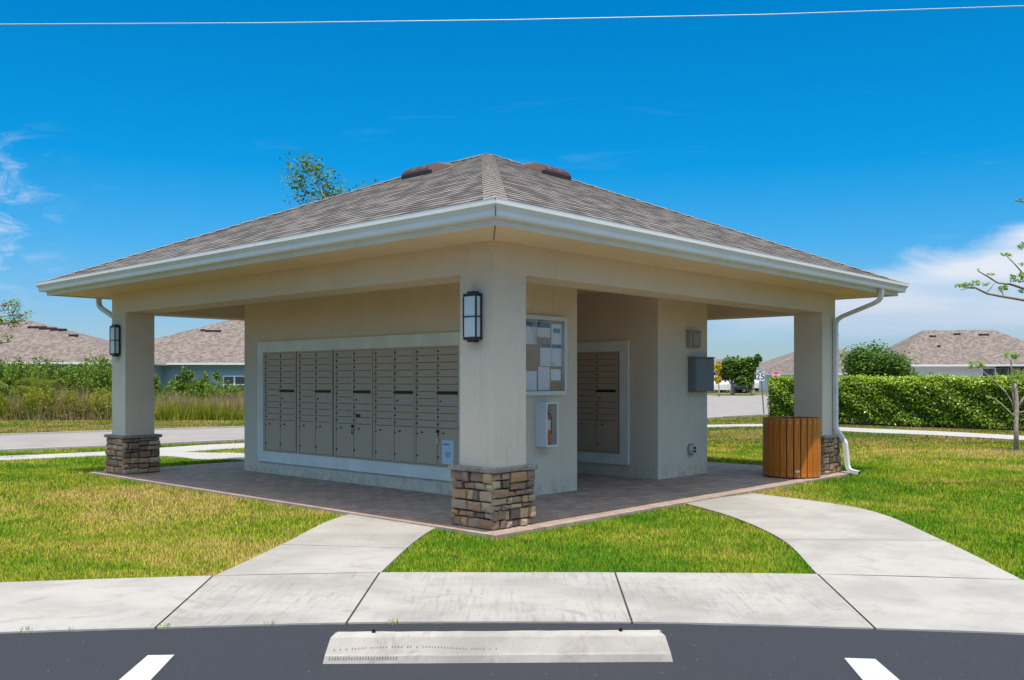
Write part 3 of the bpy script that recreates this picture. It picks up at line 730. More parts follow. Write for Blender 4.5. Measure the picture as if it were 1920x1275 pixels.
# ------------------------------------------------------------------ mailbox units
def make_unit(w=.868, z0=.385, z1=1.93):
    root = empty('mailbox_cluster'); h = z1 - z0
    mb = MB(); mb.box((0, -.006, 0), (w, .25, h), 1)
    cols = [(.042, .415), (.452, .828)]
    for a, b in ((0, .038), (.419, .448), (.832, w)): mb.box((a, -.022, 0), (b, -.006, h))
    mb.box((.038, -.0215, h - .022), (.832, -.006, h)); mb.box((.038, -.0215, 0), (.832, -.006, .014))
    mb.build('cabinet', ['mail', 'mail_edge'], root)
    P = .0938; zb = .455 + .0; top = h - .025
    def door(x0, x1, a, b, name, lz=None):
        m = MB(); m.bevbox((0, -.017, 0), (x1 - x0, 0, b - a), .003); d = m.build(name, 'mail', root); d.location = (x0, 0, a); return d
    def lock(d, x, z, r=.0105):
        m = MB(); m.tube([(0, 0, 0), (0, -.012, 0)], r, 8); o = m.build('lock', 'lock', d); o.location = (x, -.017, z); return o
    def numb(d, x, z):
        m = MB(); m.box((0, -.0012, 0), (.022, 0, .012)); o = m.build('number_tag', 'label_grey', d); o.location = (x, -.017, z)
    proto = None
    for ci, (x0, x1) in enumerate(cols):
        for r in range(11):
            b = top - r * P; a = b - P + .006
            if ci == 1 and r in (6, 7): continue
            if proto is None:
                proto = door(x0, x1, a, b, 'mail_door'); lock(proto, .02, .045); numb(proto, .185, .04)
            else:
                c = copy_tree(proto); c.parent = root; c.location = (x0, 0, a)
                for ch in c.children: ch.parent = c
        pd = door(x0, x1, .018, top - 11 * P, 'parcel_door'); lock(pd, .02, .10); lock(pd, .02, .385, .009); lock(pd, .115, .408, .012)
    x0, x1 = cols[1]; b = top - 6 * P; a = b - 2 * P + .006
    op = door(x0, x1, a, b - .034, 'outgoing_mail_door'); lock(op, .06, .055)
    m = MB(); m.box((0, -.0015, 0), (.13, 0, .035)); t = m.build('label_plate', 'label_grey', op); t.location = (.13, -.017, .035)
    m = MB(); m.bevbox((x0 + .003, -.045, b - .026), (x1 - .006, -.004, b - .004), .004); m.build('mail_slot', 'lock', root)
    return root
U = make_unit(); U.location = (WX - .002, 6.565, .385); U.rotation_euler = (0, 0, R(-90))
tag(U, 'tan mailbox cluster at the far left end of the long wall bank', 'mailboxes', 'tan mailbox clusters set into the walls')
UL = [(5.64, 'tan mailbox cluster second from the left end of the long wall bank'), (4.725, 'middle mailbox cluster of the long wall bank with a black plate on one door'),
      (3.84, 'tan mailbox cluster just left of the one with the taped paper notice'), (2.985, 'nearest mailbox cluster beside the front column with paper taped on its parcel door')]
units = [U]
for y, lb in UL:
    c = copy_tree(U); c.location = (WX - .002, y, .385); c['label'] = lb; units.append(c)
c = copy_tree(U); c.location = (4.93 - .002, 2.99, .385); c['label'] = 'shaded brown mailbox cluster inside the passage behind the notice board wall'; units.append(c)
for q in units:
    for d in q.children:
        for ch in d.children: ch.parent = d
mb = MB(); mb.box((0, -.004, 0), (.10, 0, .045)); bp = mb.build('black_plate', 'lock', units[2]); bp.location = (.50, -.0175, .585)
for (yy, zz, lb) in ((4.285, .845, 'small key with dangling tag hanging in the lock of the middle mailbox cluster'), (2.515, .835, 'key with long dangling tag hanging beside the taped paper notice')):
    kr = empty('hanging_key', (WX - .03, yy, zz)); tag(kr, lb, 'key')
    mb = MB(); mb.box((-.02, -.012, -.02), (.01, .012, .015)); mb.build('key', 'lock', kr)
    mb = MB(); mb.tube([(-.012, 0, -.02), (-.014, .004, -.06), (-.012, 0, -.09)], .004, 6); mb.box((-.016, -.014, -.16 if yy < 3 else -.11), (-.010, .014, -.085)); mb.build('key_tag', 'alu' if yy < 3 else 'lock', kr)
n_ = empty('taped_notice', (WX - .0215, 2.44, .42)); n_.rotation_euler = (0, 0, R(-90)); tag(n_, 'pale printed sheet taped to the bottom parcel door next to the front column', 'notice')
mb = MB(); mb.box((0, -.003, 0), (.215, 0, .31)); mb.build('sheet', 'print_blue', n_)
mb = MB(); mb.box((.02, -.0042, .245), (.14, -.003, .262)); mb.build('heading', 'teal_print', n_)
mb = MB(); mb.box((.06, -.0042, .09), (.15, -.003, .16)); mb.build('picture', 'label_grey', n_)

# ------------------------------------------------------------------ wall lamps
def lamp(loc, label):
    t = empty('wall_lamp', loc, R(-90)); tag(t, label, 'wall lamp', 'black framed wall lamps on the columns')
    w, h, d = .185, .46, .10
    mb = MB(); mb.box((-w / 2 + .015, -.02, 0.02), (w / 2 - .015, 0, h - .02))
    for zz in (0, h - .03): mb.bevbox((-w / 2, -d, zz), (w / 2, -.005, zz + .03), .005)
    mb.box((-.045, -d + .012, -.022), (.045, -.012, 0)); mb.box((-.045, -d + .012, h), (.045, -.012, h + .02))
    for x in (-w / 2, w / 2 - .014):
        for y in (-d, -.035): mb.box((x, y, .03), (x + .014, y + .014, h - .03))
    mb.box((-w / 2, -d - .002, h / 2 - .006), (w / 2, -d + .01, h / 2 + .006)); mb.box((-w / 2 - .003, -d, h / 2 - .006), (-w / 2 + .008, -.02, h / 2 + .006)); mb.box((w / 2 - .008, -d, h / 2 - .006), (w / 2 + .003, -.02, h / 2 + .006))
    mb.build('frame', 'black_metal', t)
    g_ = MB(); g_.box((-w / 2 + .006, -d + .006, .03), (w / 2 - .006, -.02, h - .03)); g_.build('glass_shade', 'frost', t)
lamp((-.002, .235, 1.885), 'tall black lantern on the front corner column'); lamp((-.002, 8.205, 1.885), 'black lantern on the far left column beside the downspout')

# ------------------------------------------------------------------ notice board on the passage wall (faces -Y)
NBX0, NBX1, NZ0, NZ1 = 1.93, 2.835, 1.30, 2.305
nb = empty('notice_board', (2.38, WY, 1.30)); tag(nb, 'glazed metal notice board full of paper sheets on the kiosk wall', 'notice board')
def nbp(mb, name, m, par=nb):
    o = mb.build(name, m, par); o.location = (-2.38, -WY, -1.30) if par is nb else (0, 0, 0); return o
mb = MB(); w_ = .05; y0_ = WY - .06
for a, b in (((NBX0, y0_, NZ0), (NBX1, WY, NZ0 + w_)), ((NBX0, y0_, NZ1 - w_), (NBX1, WY, NZ1)), ((NBX0, y0_, NZ0 + w_), (NBX0 + w_, WY, NZ1 - w_)), ((NBX1 - w_, y0_, NZ0 + w_), (NBX1, WY, NZ1 - w_))): mb.box(a, b)
mb.box((NBX1 - .03, y0_ - .006, 1.86), (NBX1 - .018, y0_, 1.885))
nbp(mb, 'frame', 'alu')
mb = MB(); mb.box((NBX0 + w_, WY - .012, NZ0 + w_), (NBX1 - w_, WY - .002, NZ1 - w_)); nbp(mb, 'cork_panel', 'cork')
yp = WY - .0135
def sheet(x0, z1, x1, z0, m='print', head=None, dy=0):
    mb = MB(); mb.box((x0, yp - dy, z0), (x1, yp + .001 - dy, z1)); s = nbp(mb, 'paper_sheet', m)
    if head: mb = MB(); mb.box((x0 + .004, yp - .0012 - dy, z1 - head[0]), (x1 - .004, yp - .0002 - dy, z1 - .004)); mb.build('header', head[1], s)
    return s
def bx(cx): return 2.11 + (cx - 72) / (395 - 72) * (2.838 - 2.11)      # column of the close-up to metres along the wall
def bz(cy): return 2.29 - (cy - 60) / (740 - 60) * .99
for a, b, c, d, m, h in ((20, 100, 150, 300, 'print', (.07, 'photo_header')), (152, 100, 268, 235, 'print', (.075, 'photo_header')), (276, 112, 366, 290, 'print', None),
                         (178, 288, 272, 485, 'print', (.055, 'photo_header')), (276, 290, 366, 485, 'print', (.055, 'photo_header')), (162, 492, 262, 698, 'print', None), (272, 512, 360, 612, 'paper', None), (20, 530, 150, 700, 'print', None)):
    sheet(bx(a), bz(b), bx(c), bz(d), m, h, random.uniform(0, .003))
mb = MB(); mb.box((bx(292), yp - .006, bz(190)), (bx(352), yp - .0045, bz(152))); nbp(mb, 'picture', 'teal_print')
for cc in ((272, 478, 308, 460),): mb = MB(); mb.box((bx(cc[0]), yp - .0062, bz(cc[1])), (bx(cc[2]), yp - .0048, bz(cc[3]))); nbp(mb, 'sticker', 'lime')
gm = bpy.data.materials.new('clear_glass'); gm.use_nodes = True; gg = NT(gm.node_tree); oo = gg.n['Material Output']; gg.n.remove(gg.n['Principled BSDF'])
a_ = gg.add('ShaderNodeBsdfTransparent'); b_ = gg.add('ShaderNodeBsdfGlossy'); b_.inputs['Roughness'].default_value = .02; m_ = gg.add('ShaderNodeMixShader'); fr_ = gg.add('ShaderNodeValue'); fr_.outputs[0].default_value = .05
gg.l.new(fr_.outputs[0], m_.inputs[0]); gg.l.new(a_.outputs[0], m_.inputs[1]); gg.l.new(b_.outputs[0], m_.inputs[2]); gg.l.new(m_.outputs[0], oo.inputs[0]); MATS['clear_glass'] = gm
mb = MB(); mb.box((NBX0 + w_ - .004, WY - .050, NZ0 + w_ - .004), (NBX1 - w_ + .004, WY - .046, NZ1 - w_ + .004)); nbp(mb, 'glass', 'clear_glass')

# ------------------------------------------------------------------ extinguisher cabinet
EX0, EX1, EY, EZ0, EZ1 = 2.285, 2.515, WY - .17, .655, 1.212
ec = empty('extinguisher_cabinet', (2.40, WY, .655)); tag(ec, 'white metal extinguisher cabinet with clear front below the notice board', 'cabinet')
def ecp(mb, name, m): o = mb.build(name, m, ec); o.location = (-2.40, -WY, -.655); return o
mb = MB(); t_ = .006
mb.box((EX0, EY, EZ0), (EX0 + t_, WY, EZ1)); mb.box((EX1 - t_, EY, EZ0), (EX1, WY, EZ1)); mb.box((EX0 + t_, EY, EZ0), (EX1 - t_, WY, EZ0 + t_)); mb.box((EX0 + t_, EY, EZ1 - t_), (EX1 - t_, WY, EZ1)); mb.box((EX0 + t_, WY - t_, EZ0 + t_), (EX1 - t_, WY - .001, EZ1 - t_))
ecp(mb, 'case', 'white_metal')
mb = MB(); fw = .02; y1_ = EY - .008
for a, b in (((EX0, y1_, EZ0), (EX1, EY - .001, EZ0 + fw)), ((EX0, y1_, EZ1 - fw), (EX1, EY - .001, EZ1)), ((EX0, y1_, EZ0 + fw), (EX0 + fw, EY - .001, EZ1 - fw)), ((EX1 - fw, y1_, EZ0 + fw), (EX1, EY - .001, EZ1 - fw))): mb.box(a, b)
ecp(mb, 'door_frame', 'white_metal')
mb = MB(); mb.box((EX0 + fw - .002, EY - .005, EZ0 + fw - .002), (EX1 - fw + .002, EY - .003, EZ1 - fw + .002)); ecp(mb, 'window', 'clear_glass')
fe = empty('fire_extinguisher', (2.375, WY - .10, .662)); tag(fe, 'small red fire extinguisher with pale label standing inside the white cabinet', 'fire extinguisher')
mb = MB(); mb.lathe([(.0, 0), (.05, 0), (.054, .01), (.054, .32), (.045, .36), (.02, .385), (.016, .41), (0, .41)], n=20); mb.build('cylinder', 'red', fe, smooth=True)
mb = MB(); mb.lathe([(.0552, .20), (.0552, .33)], n=20); mb.build('label', 'chrome_lbl', fe, smooth=True)
mb = MB(); mb.box((-.012, -.05, .41), (.012, .03, .425)); mb.box((-.012, -.075, .445), (.012, .02, .458)); mb.box((-.012, .01, .41), (.012, .03, .458)); mb.build('handle', 'red', fe)
mb = MB(); mb.tube([(.01, 0, .40), (.055, -.01, .40), (.068, -.02, .34), (.066, -.02, .15)], .009, 8); mb.build('hose', 'dark', fe)

# ------------------------------------------------------------------ boxes on the pier (faces -Y at y=1.41)
PY = 1.41
b1 = empty('junction_box', (5.83, PY, 1.99)); tag(b1, 'small tan weatherproof box mounted above the grey electrical box', 'electrical box')
mb = MB(); mb.bevbox((-.145, -.085, 0), (.145, 0, .26), .012); mb.build('cover', 'tan_box', b1)
mb = MB(); mb.bevbox((-.10, -.105, .03), (.12, -.086, .235), .008); mb.build('lid', 'tan_box', b1)
mb = MB(); mb.box((-.155, -.09, .245), (.155, 0, .268)); mb.build('hood', 'tan_box', b1)
b2 = empty('electrical_box', (6.0, PY, 1.315)); tag(b2, 'large blue grey metal electrical box on the right pier', 'electrical box')
mb = MB(); mb.bevbox((-.27, -.13, 0), (.27, 0, .53), .006); mb.build('case', 'grey_box', b2)
mb = MB(); mb.bevbox((-.262, -.145, .005), (.262, -.131, .51), .006); mb.build('door', 'grey_box', b2)
mb = MB(); mb.box((-.28, -.15, .515), (.28, 0, .538)); mb.build('lid', 'grey_box', b2)
mb = MB(); mb.box((.262, -.15, .26), (.29, -.12, .30)); mb.build('latch', 'lock', b2)
b3 = empty('power_outlet', (5.80, PY, .34)); tag(b3, 'small round covered power outlet low on the right pier', 'power outlet')
mb = MB(); mb.tube([(0, 0, .09), (0, -.03, .09)], .092, 20); mb.build('plate', 'tan_box', b3)
mb = MB(); mb.tube([(0, -.031, .09), (0, -.075, .09)], [.072, .066], 16); mb.build('cover', 'alu', b3)
mb = MB(); mb.box((-.03, -.082, .10), (.03, -.0755, .13)); mb.box((-.03, -.082, .05), (.03, -.0755, .08)); mb.build('socket', 'lock', b3)

# ------------------------------------------------------------------ litter bin
TB = (6.75, .215, .031)
tb = empty('litter_bin', TB); tag(tb, 'round litter bin of upright orange wooden slats by the right column', 'litter bin')
mb = MB(); mb.lathe([(0, .03), (.385, .03), (.385, .86), (.36, .885), (.17, .875), (.165, .80), (0, .60)], n=32); mb.build('liner', 'dark', tb, smooth=True)
mb = MB(); mb.lathe([(.40, .04), (.402, .055)], n=32); mb.lathe([(.395, .78), (.399, .80)], n=32); mb.build('hoop', 'lock', tb)
sl = MB(); sl.bevbox((-.0435, -.425, .015), (.0435, -.402, .895), .004); s0 = None
for i in range(26):
    a = 2 * math.pi * i / 26 + .05
    if s0 is None:
        s0 = sl.build('slat', 'slat', tb)
        for zz in (.83, .06): ms = MB(); ms.tube([(0, -.425, zz), (0, -.428, zz)], .0075, 8); ms.build('screw', 'alu', s0)
        o = s0
    else: o = copy_tree(s0, tb)
    o.rotation_euler = (0, 0, a)
an = math.atan2(-(.735 * 1), -.72) ; ang = R(-44)
mb = MB(); mb.tube([(0, -.4262, .10), (0, -.431, .10)], .028, 16); o = mb.build('badge', 'alu', tb)
o.scale = (1.25, 1, .8); o.location = (0, 0, .03); o.rotation_euler = (0, 0, R(-52))

# ------------------------------------------------------------------ wheel stop
A, B = Vector(G(605, 1247)), Vector(G(1262, 1243)); dl = (B - A); LW = dl.length
ws = empty('wheel_stop', (A.x, A.y, .006), math.atan2(dl.y, dl.x)); tag(ws, 'long pale concrete wheel stop with tyre scuffs lying on the asphalt', 'wheel stop')
mb = MB(); prof = [(0, 0), (.012, .036), (.020, .046), (.066, .118), (.078, .127), (.092, .131), (.135, .131), (.148, .126), (.158, .114), (.185, .04), (.185, 0)]
xs = list(np.linspace(0, LW, 22))
for x in xs:
    for y, z in prof:
        ins = .028 * (z / .13) + (.028 if z > .13 else .013 if z > .125 else .004 if z > .11 else 0)
        mb.v.append((LW / 2 + (x - LW / 2) * (1 - 2 * ins / LW), y, z + random.uniform(-.0014, .0014) * (z > .01)))
n = len(prof)
for i in range(len(xs) - 1):
    for j in range(n - 1): mb.face((i * n + j, (i + 1) * n + j, (i + 1) * n + j + 1, i * n + j + 1))
mb.face(list(range(n))[::-1] if False else list(range(n))); mb.face([(len(xs) - 1) * n + j for j in range(n)][::-1])
wb = mb.build('concrete_body', 'stop_concrete', ws)
for x in (.25, LW - .26):
    mb = MB(); mb.tube([(x, .115, .12), (x, .115, .146)], .011, 8); mb.build('steel_pin', 'lock', ws)
mat('rubber_scuff', (.25, .225, .19), .9, var=.5, vscale=60)
mb = MB()
for i in range(54):      # tyre-tread print arcing over the front face
    t = i / 53; x = .05 + t * .85; zz = .060 + .020 * math.sin(min(1, t * 1.3) * math.pi * .75) - .012 * t
    if random.random() < .22: continue
    y = .020 + (zz - .046) * .639; mb.poly([(x, y - .0022, zz), (x + .006, y - .0022, zz), (x + .009, y + .0026, zz + .0062), (x + .003, y + .0026, zz + .0062)])
mb.build('tyre_mark', 'rubber_scuff', wb); mb = MB()
for i in range(26):
    x = .03 + i * .0145
    if i < 25: mb.poly([(x, .0045, .018), (x + .007, .0045, .018), (x + .009, .0095, .033), (x + .003, .0095, .033)])
mb.build('tyre_mark', 'rubber_scuff', wb)

# ------------------------------------------------------------------ grass
def inside(P, poly):
    x, y = P[:, 0], P[:, 1]; r = np.zeros(len(P), bool); n = len(poly)
    for i in range(n):
        (xa, ya), (xb, yb) = poly[i], poly[(i + 1) % n]
        if ya == yb: continue
        c = ((ya > y) != (yb > y)) & (x < (xb - xa) * (y - ya) / (yb - ya) + xa); r ^= c
    return r
def lawn_points(n, D0, D1, p0=-160, p1=2080):
    # density falls with distance, as 1/D^2 per square metre
    D = D0 * (D1 / D0) ** RN.random(n); D = D0 * D1 / (D1 - (D1 - D0) * RN.random(n)) if False else D
    px = p0 + (p1 - p0) * RN.random(n); l = (px - X0) / F * D
    P = np.stack([CX + DV[0] * D + RV[0] * l, CY + DV[1] * D + RV[1] * l], 1); keep = np.ones(n, bool)
    for q in POLYS: keep &= ~inside(P, q)
    return P[keep], D[keep]
def blades(name, P, D, h, w, matn='blade', lean=.55, dry=None):
    n = len(P); z = zt(P[:, 0], P[:, 1]); az = RN.random(n) * 2 * np.pi; hh = h * (.45 + .75 * RN.random(n)); ww = w * (.6 + .7 * RN.random(n))
    ln = lean * hh * (.2 + RN.random(n)); d = np.stack([np.cos(az), np.sin(az)], 1); fa = RN.random(n) * np.pi; s = np.stack([np.cos(fa), np.sin(fa)], 1)
    base = np.concatenate([P, (z - .012)[:, None]], 1)
    a = base.copy(); a[:, :2] -= s * ww[:, None] / 2; b = base.copy(); b[:, :2] += s * ww[:, None] / 2
    c = base.copy(); c[:, :2] += d * ln[:, None]; c[:, 2] += hh
    V = np.stack([a, b, c], 1).reshape(-1, 3); f = np.arange(3 * n).reshape(-1, 3)
    t = np.repeat(RN.random(n), 3); dr = np.repeat(dry if dry is not None else np.zeros(n), 3)
    return npmesh(name, V, f, [matn], tone=t, extra={'dry': dr})
_a, _b = Vector(at(1443, 37.3)), Vector(at(2080, 28.8)); _n = Vector(((_b - _a).y, -(_b - _a).x)).normalized(); _n = _n if _n.dot(Vector(DV)) < 0 else -_n
MULCH = [_a + _n * .5, _b + _n * .5, _b - _n * 2.3, _a - _n * 2.3]; POLYS.append([tuple(q) for q in MULCH])
def dryness(P):
    # broad bands: worn and straw-coloured left of the kiosk front and by the far right walk; lush in the front triangle
    x, y = P[:, 0], P[:, 1]
    d = np.full(len(P), -.035)
    d += .24 * np.exp(-((x + 1.5) ** 2 / 1.8 ** 2 + (y - 4.2) ** 2 / 3.6 ** 2)); d -= .10 * np.exp(-((x - 6) ** 2 + (y + 4) ** 2) / 3.0 ** 2)
    d -= .17 * np.exp(-((x + .2) ** 2 + (y + 1.6) ** 2) / 2.0 ** 2)
    d -= .09 * np.exp(-((x + 3.0) ** 2 / 4 + (y - 2.5) ** 2 / 3))
    d -= .16 * np.exp(-((x - 9.5) ** 2 + (y + .5) ** 2) / 2.2 ** 2)
    d += .07 * np.exp(-((x - 15) ** 2 + (y - 0) ** 2) / 5.0 ** 2)
    d += .10 * np.exp(-((y - 28) ** 2) / 9 ** 2)
    d -= .06 * np.exp(-((y - 11) ** 2 + x ** 2) / 3.5 ** 2)
    return d
P, D = lawn_points(640000, 6.3, 24)
o = blades('lawn_grass', P, D, np.clip(.024 + .0014 * D, .03, .05), .0042 + .00055 * D, dry=dryness(P))
tag(o, 'short green and straw coloured lawn grass round the kiosk and paths', 'grass', kind='stuff')
P, D = lawn_points(190000, 22, 75)
o = blades('lawn_grass', P, D, .05, .016 + .0007 * D, 'blade_far', dry=dryness(P) + .03)
tag(o, 'dry mown verge grass beyond the far sidewalk and road', 'grass', kind='stuff')

E_ = []
for q in POLYS[1:5] + [POLYS[-2] if len(POLYS[-2]) == 4 and abs(POLYS[-2][0][0]) < 1 else POLYS[4]]:
    for i in range(len(q)):
        a, b = Vector(q[i]), Vector(q[(i + 1) % len(q)]); ln = (b - a).length; m0 = (a + b) / 2; D = (m0.x - CX) * DV[0] + (m0.y - CY) * DV[1]
        if ln < 1e-4 or not (5.2 < D < 20): continue
        for k in range(int(ln * 130)):
            p = a + (b - a) * random.random() + Vector((random.gauss(0, .014), random.gauss(0, .014))); E_.append((p.x, p.y))
E_ = np.array(E_); kd = inside(E_ - np.array(DV) * .08, POLYS[0]); E_ = E_[~kd]
cnt = sum(inside(E_ + np.array(o_), q).astype(int) * 0 + inside(E_ + np.array(o_), q) for q in POLYS for o_ in ((.07, 0), (-.07, 0), (0, .07), (0, -.07)))
E_ = E_[(cnt >= 1) & (cnt <= 3)]
o = blades('lawn_grass', E_, None, .034, .008, lean=1.1, dry=dryness(E_) - .02); tag(o, 'longer grass blades leaning over the edges of the paths', 'grass', kind='stuff')

# ------------------------------------------------------------------ foliage helpers
def leaves(C, rad, n, size, aspect=.5, up=.0, outward=None):
    """n leaves gaussian-scattered round each centre; returns V, faces, tone"""
    C = np.repeat(np.asarray(C, float), n, 0); rr = np.repeat(np.broadcast_to(np.asarray(rad, float), (len(C) // n,)), n)
    N = len(C); dd = RN.normal(size=(N, 3)); dd /= np.linalg.norm(dd, axis=1)[:, None]; q = C + dd * (rr * RN.random(N) ** .5)[:, None]
    return leafquads(q, size, aspect, up)
def leafquads(q, size, aspect=.5, up=.0, nrm=None):
    N = len(q); nv = RN.normal(size=(N, 3)); nv[:, 2] = np.abs(nv[:, 2]) + up
    if nrm is not None: nv = nv * 1.15 + nrm
    nv /= np.linalg.norm(nv, axis=1)[:, None]; t = np.cross(nv, RN.normal(size=(N, 3))); t /= np.linalg.norm(t, axis=1)[:, None]; b = np.cross(nv, t)
    s = (np.asarray(size) * (.6 + .8 * RN.random(N)))[:, None]
    V = np.stack([q - t * s * .5, q + b * s * aspect * .5, q + t * s * .5, q - b * s * aspect * .5], 1).reshape(-1, 3)
    return V, np.arange(4 * N).reshape(-1, 4), np.repeat(RN.random(N), 4)
def merge(*parts):
    V = []; Fc = []; T = []; k = 0
    for v, f, t in parts: V.append(v); Fc.append(f + k); T.append(t); k += len(v)
    return np.concatenate(V), np.concatenate(Fc), np.concatenate(T)
def rnd(a, b): return random.uniform(a, b)
def branchy(mb, p, d, length, r, depth, tips, spread=.6, upw=.25, n=3):
    """recursive limbs; appends tip points"""
    p = Vector(p); d = Vector(d).normalized(); pts = [p]; k = 4
    for i in range(k):
        d = (d + Vector((rnd(-1, 1), rnd(-1, 1), rnd(-1, 1) + upw)) * .16).normalized(); pts.append(pts[-1] + d * length / k)
    mb.tube(pts, [r * (1 - .5 * i / k) for i in range(k + 1)], 6 if r > .02 else 4)
    if depth == 0: tips += [tuple(pts[-1]), tuple(pts[-2]), tuple(pts[-3])]; return
    for i in range(n):
        q = pts[random.choice([2, 3, 4, 4])]; nd = (d + Vector((rnd(-1, 1), rnd(-1, 1), rnd(-.5, 1))) * spread).normalized()
        branchy(mb, q, nd, length * rnd(.6, .82), r * .52, depth - 1, tips, spread, upw, n)
    tips.append(tuple(pts[-1]))
def tree(name, x, y, label, height, trunk_r=.1, trunk_h=None, depth=3, leafn=26, cl=.35, leaf=.09, m='leaf_oak', length=None, n=4, spread=.75, group=None, cat='tree', up=.25, z=None):
    zz = float(zt(x, y)) if z is None else z; t = empty(name, (x, y, zz)); tag(t, label, cat, group)
    th = trunk_h or height * .3; mb = MB(); tips = []
    pts = [(0, 0, -.1)] + [(rnd(-.03, .03) * i, rnd(-.03, .03) * i, th * i / 4) for i in range(1, 5)]
    mb.tube(pts, [trunk_r * (1.25 - .12 * i) for i in range(5)], 10)
    ln = length or (height - th) * .5
    for i in range(n):
        a = 2 * math.pi * (i + rnd(-.3, .3)) / n; branchy(mb, pts[-1] if i % 2 else pts[-2], (math.cos(a) * spread, math.sin(a) * spread, 1), ln, trunk_r * .55, depth - 1, tips, spread, up)
    T = np.array(tips); s = 1.
    zmax = T[:, 2].max(); s = (height - cl * .6 - th) / max(.1, (zmax - th))
    V0 = np.array(mb.v); V0[:, 2] = np.where(V0[:, 2] > th, th + (V0[:, 2] - th) * s, V0[:, 2]); mb.v = [tuple(v) for v in V0]
    T[:, 2] = th + (T[:, 2] - th) * s
    mb.build('trunk', 'bark', t, smooth=True)
    V, Fc, to = leaves(T, cl * (.6 + .8 * RN.random(len(T))), leafn, leaf, .5, .3)
    cl_t = np.repeat(RN.random(len(T)), leafn * 4); to = np.clip(to * .6 + cl_t * .5 - .05, 0, 1)
    npmesh('crown', V, Fc, [m], t, to)
    return t
exec_order = 'structure, objects, background'

# tree rising behind the kiosk roof
random.seed(21); x, y = at(728, 24.5); t = tree('young_oak', x, y, 'sparse small leaved tree rising behind the kiosk roof left of its peak', hz(296, 24.5) + .15, .13, 3.2, 5, 18, .27, .075, 'leaf_oak', 1.25, 5, .85, up=.40); t.scale = (1.3, 1.3, 1)
# left edge branch tree: trunk outside the frame
x0_, D_ = -160, 19.5; x, y = at(x0_, D_); zb = float(zt(x, y)); t = empty('young_oak', (x, y, zb)); tag(t, 'leafy tree whose branches enter at the left edge of the view', 'tree')
def loc(px, py, D=D_, dd=0):
    p = at(px, D + dd); return (p[0] - x, p[1] - y, hz(py, D + dd) - zb)
mb = MB(); mb.tube([(0, 0, -.1), loc(-158, 800), loc(-150, 720), loc(-140, 660)], [.11, .09, .08, .06], 10); tips = []
for pts in ([(-140, 660), (-90, 625), (-40, 600), (10, 592), (60, 588)], [(-140, 660), (-100, 610), (-50, 580), (0, 572), (38, 570)], [(-140, 660), (-80, 650), (-30, 648), (20, 640)], [(-90, 625), (-40, 612), (10, 606), (48, 600)], [(-100, 610), (-120, 540), (-90, 480), (-60, 440)], [(-140, 660), (-190, 600), (-240, 560)], [(-150, 680), (-180, 560), (-160, 450)]):
    d0 = rnd(-.5, .5); mb.tube([loc(p[0], p[1], D_, d0 * i / 4) for i, p in enumerate(pts)], [.04 * (1 - .2 * i) for i in range(len(pts))], 6)
    for i, p in enumerate(pts[1:], 1):
        n_t = 9
        for k in range(n_t):
            q = pts[i - 1]; f = rnd(.2, 1); tips.append(loc(q[0] + (p[0] - q[0]) * f + rnd(-9, 9), q[1] + (p[1] - q[1]) * f + rnd(-12, 9), D_, d0 + rnd(-.25, .25)))
mb.build('trunk', 'bark', t, smooth=True)
V, Fc, to = leaves(np.array(tips), .11, 13, .065, .45, .3); npmesh('crown', V, Fc, ['leaf_bush'], t, to)

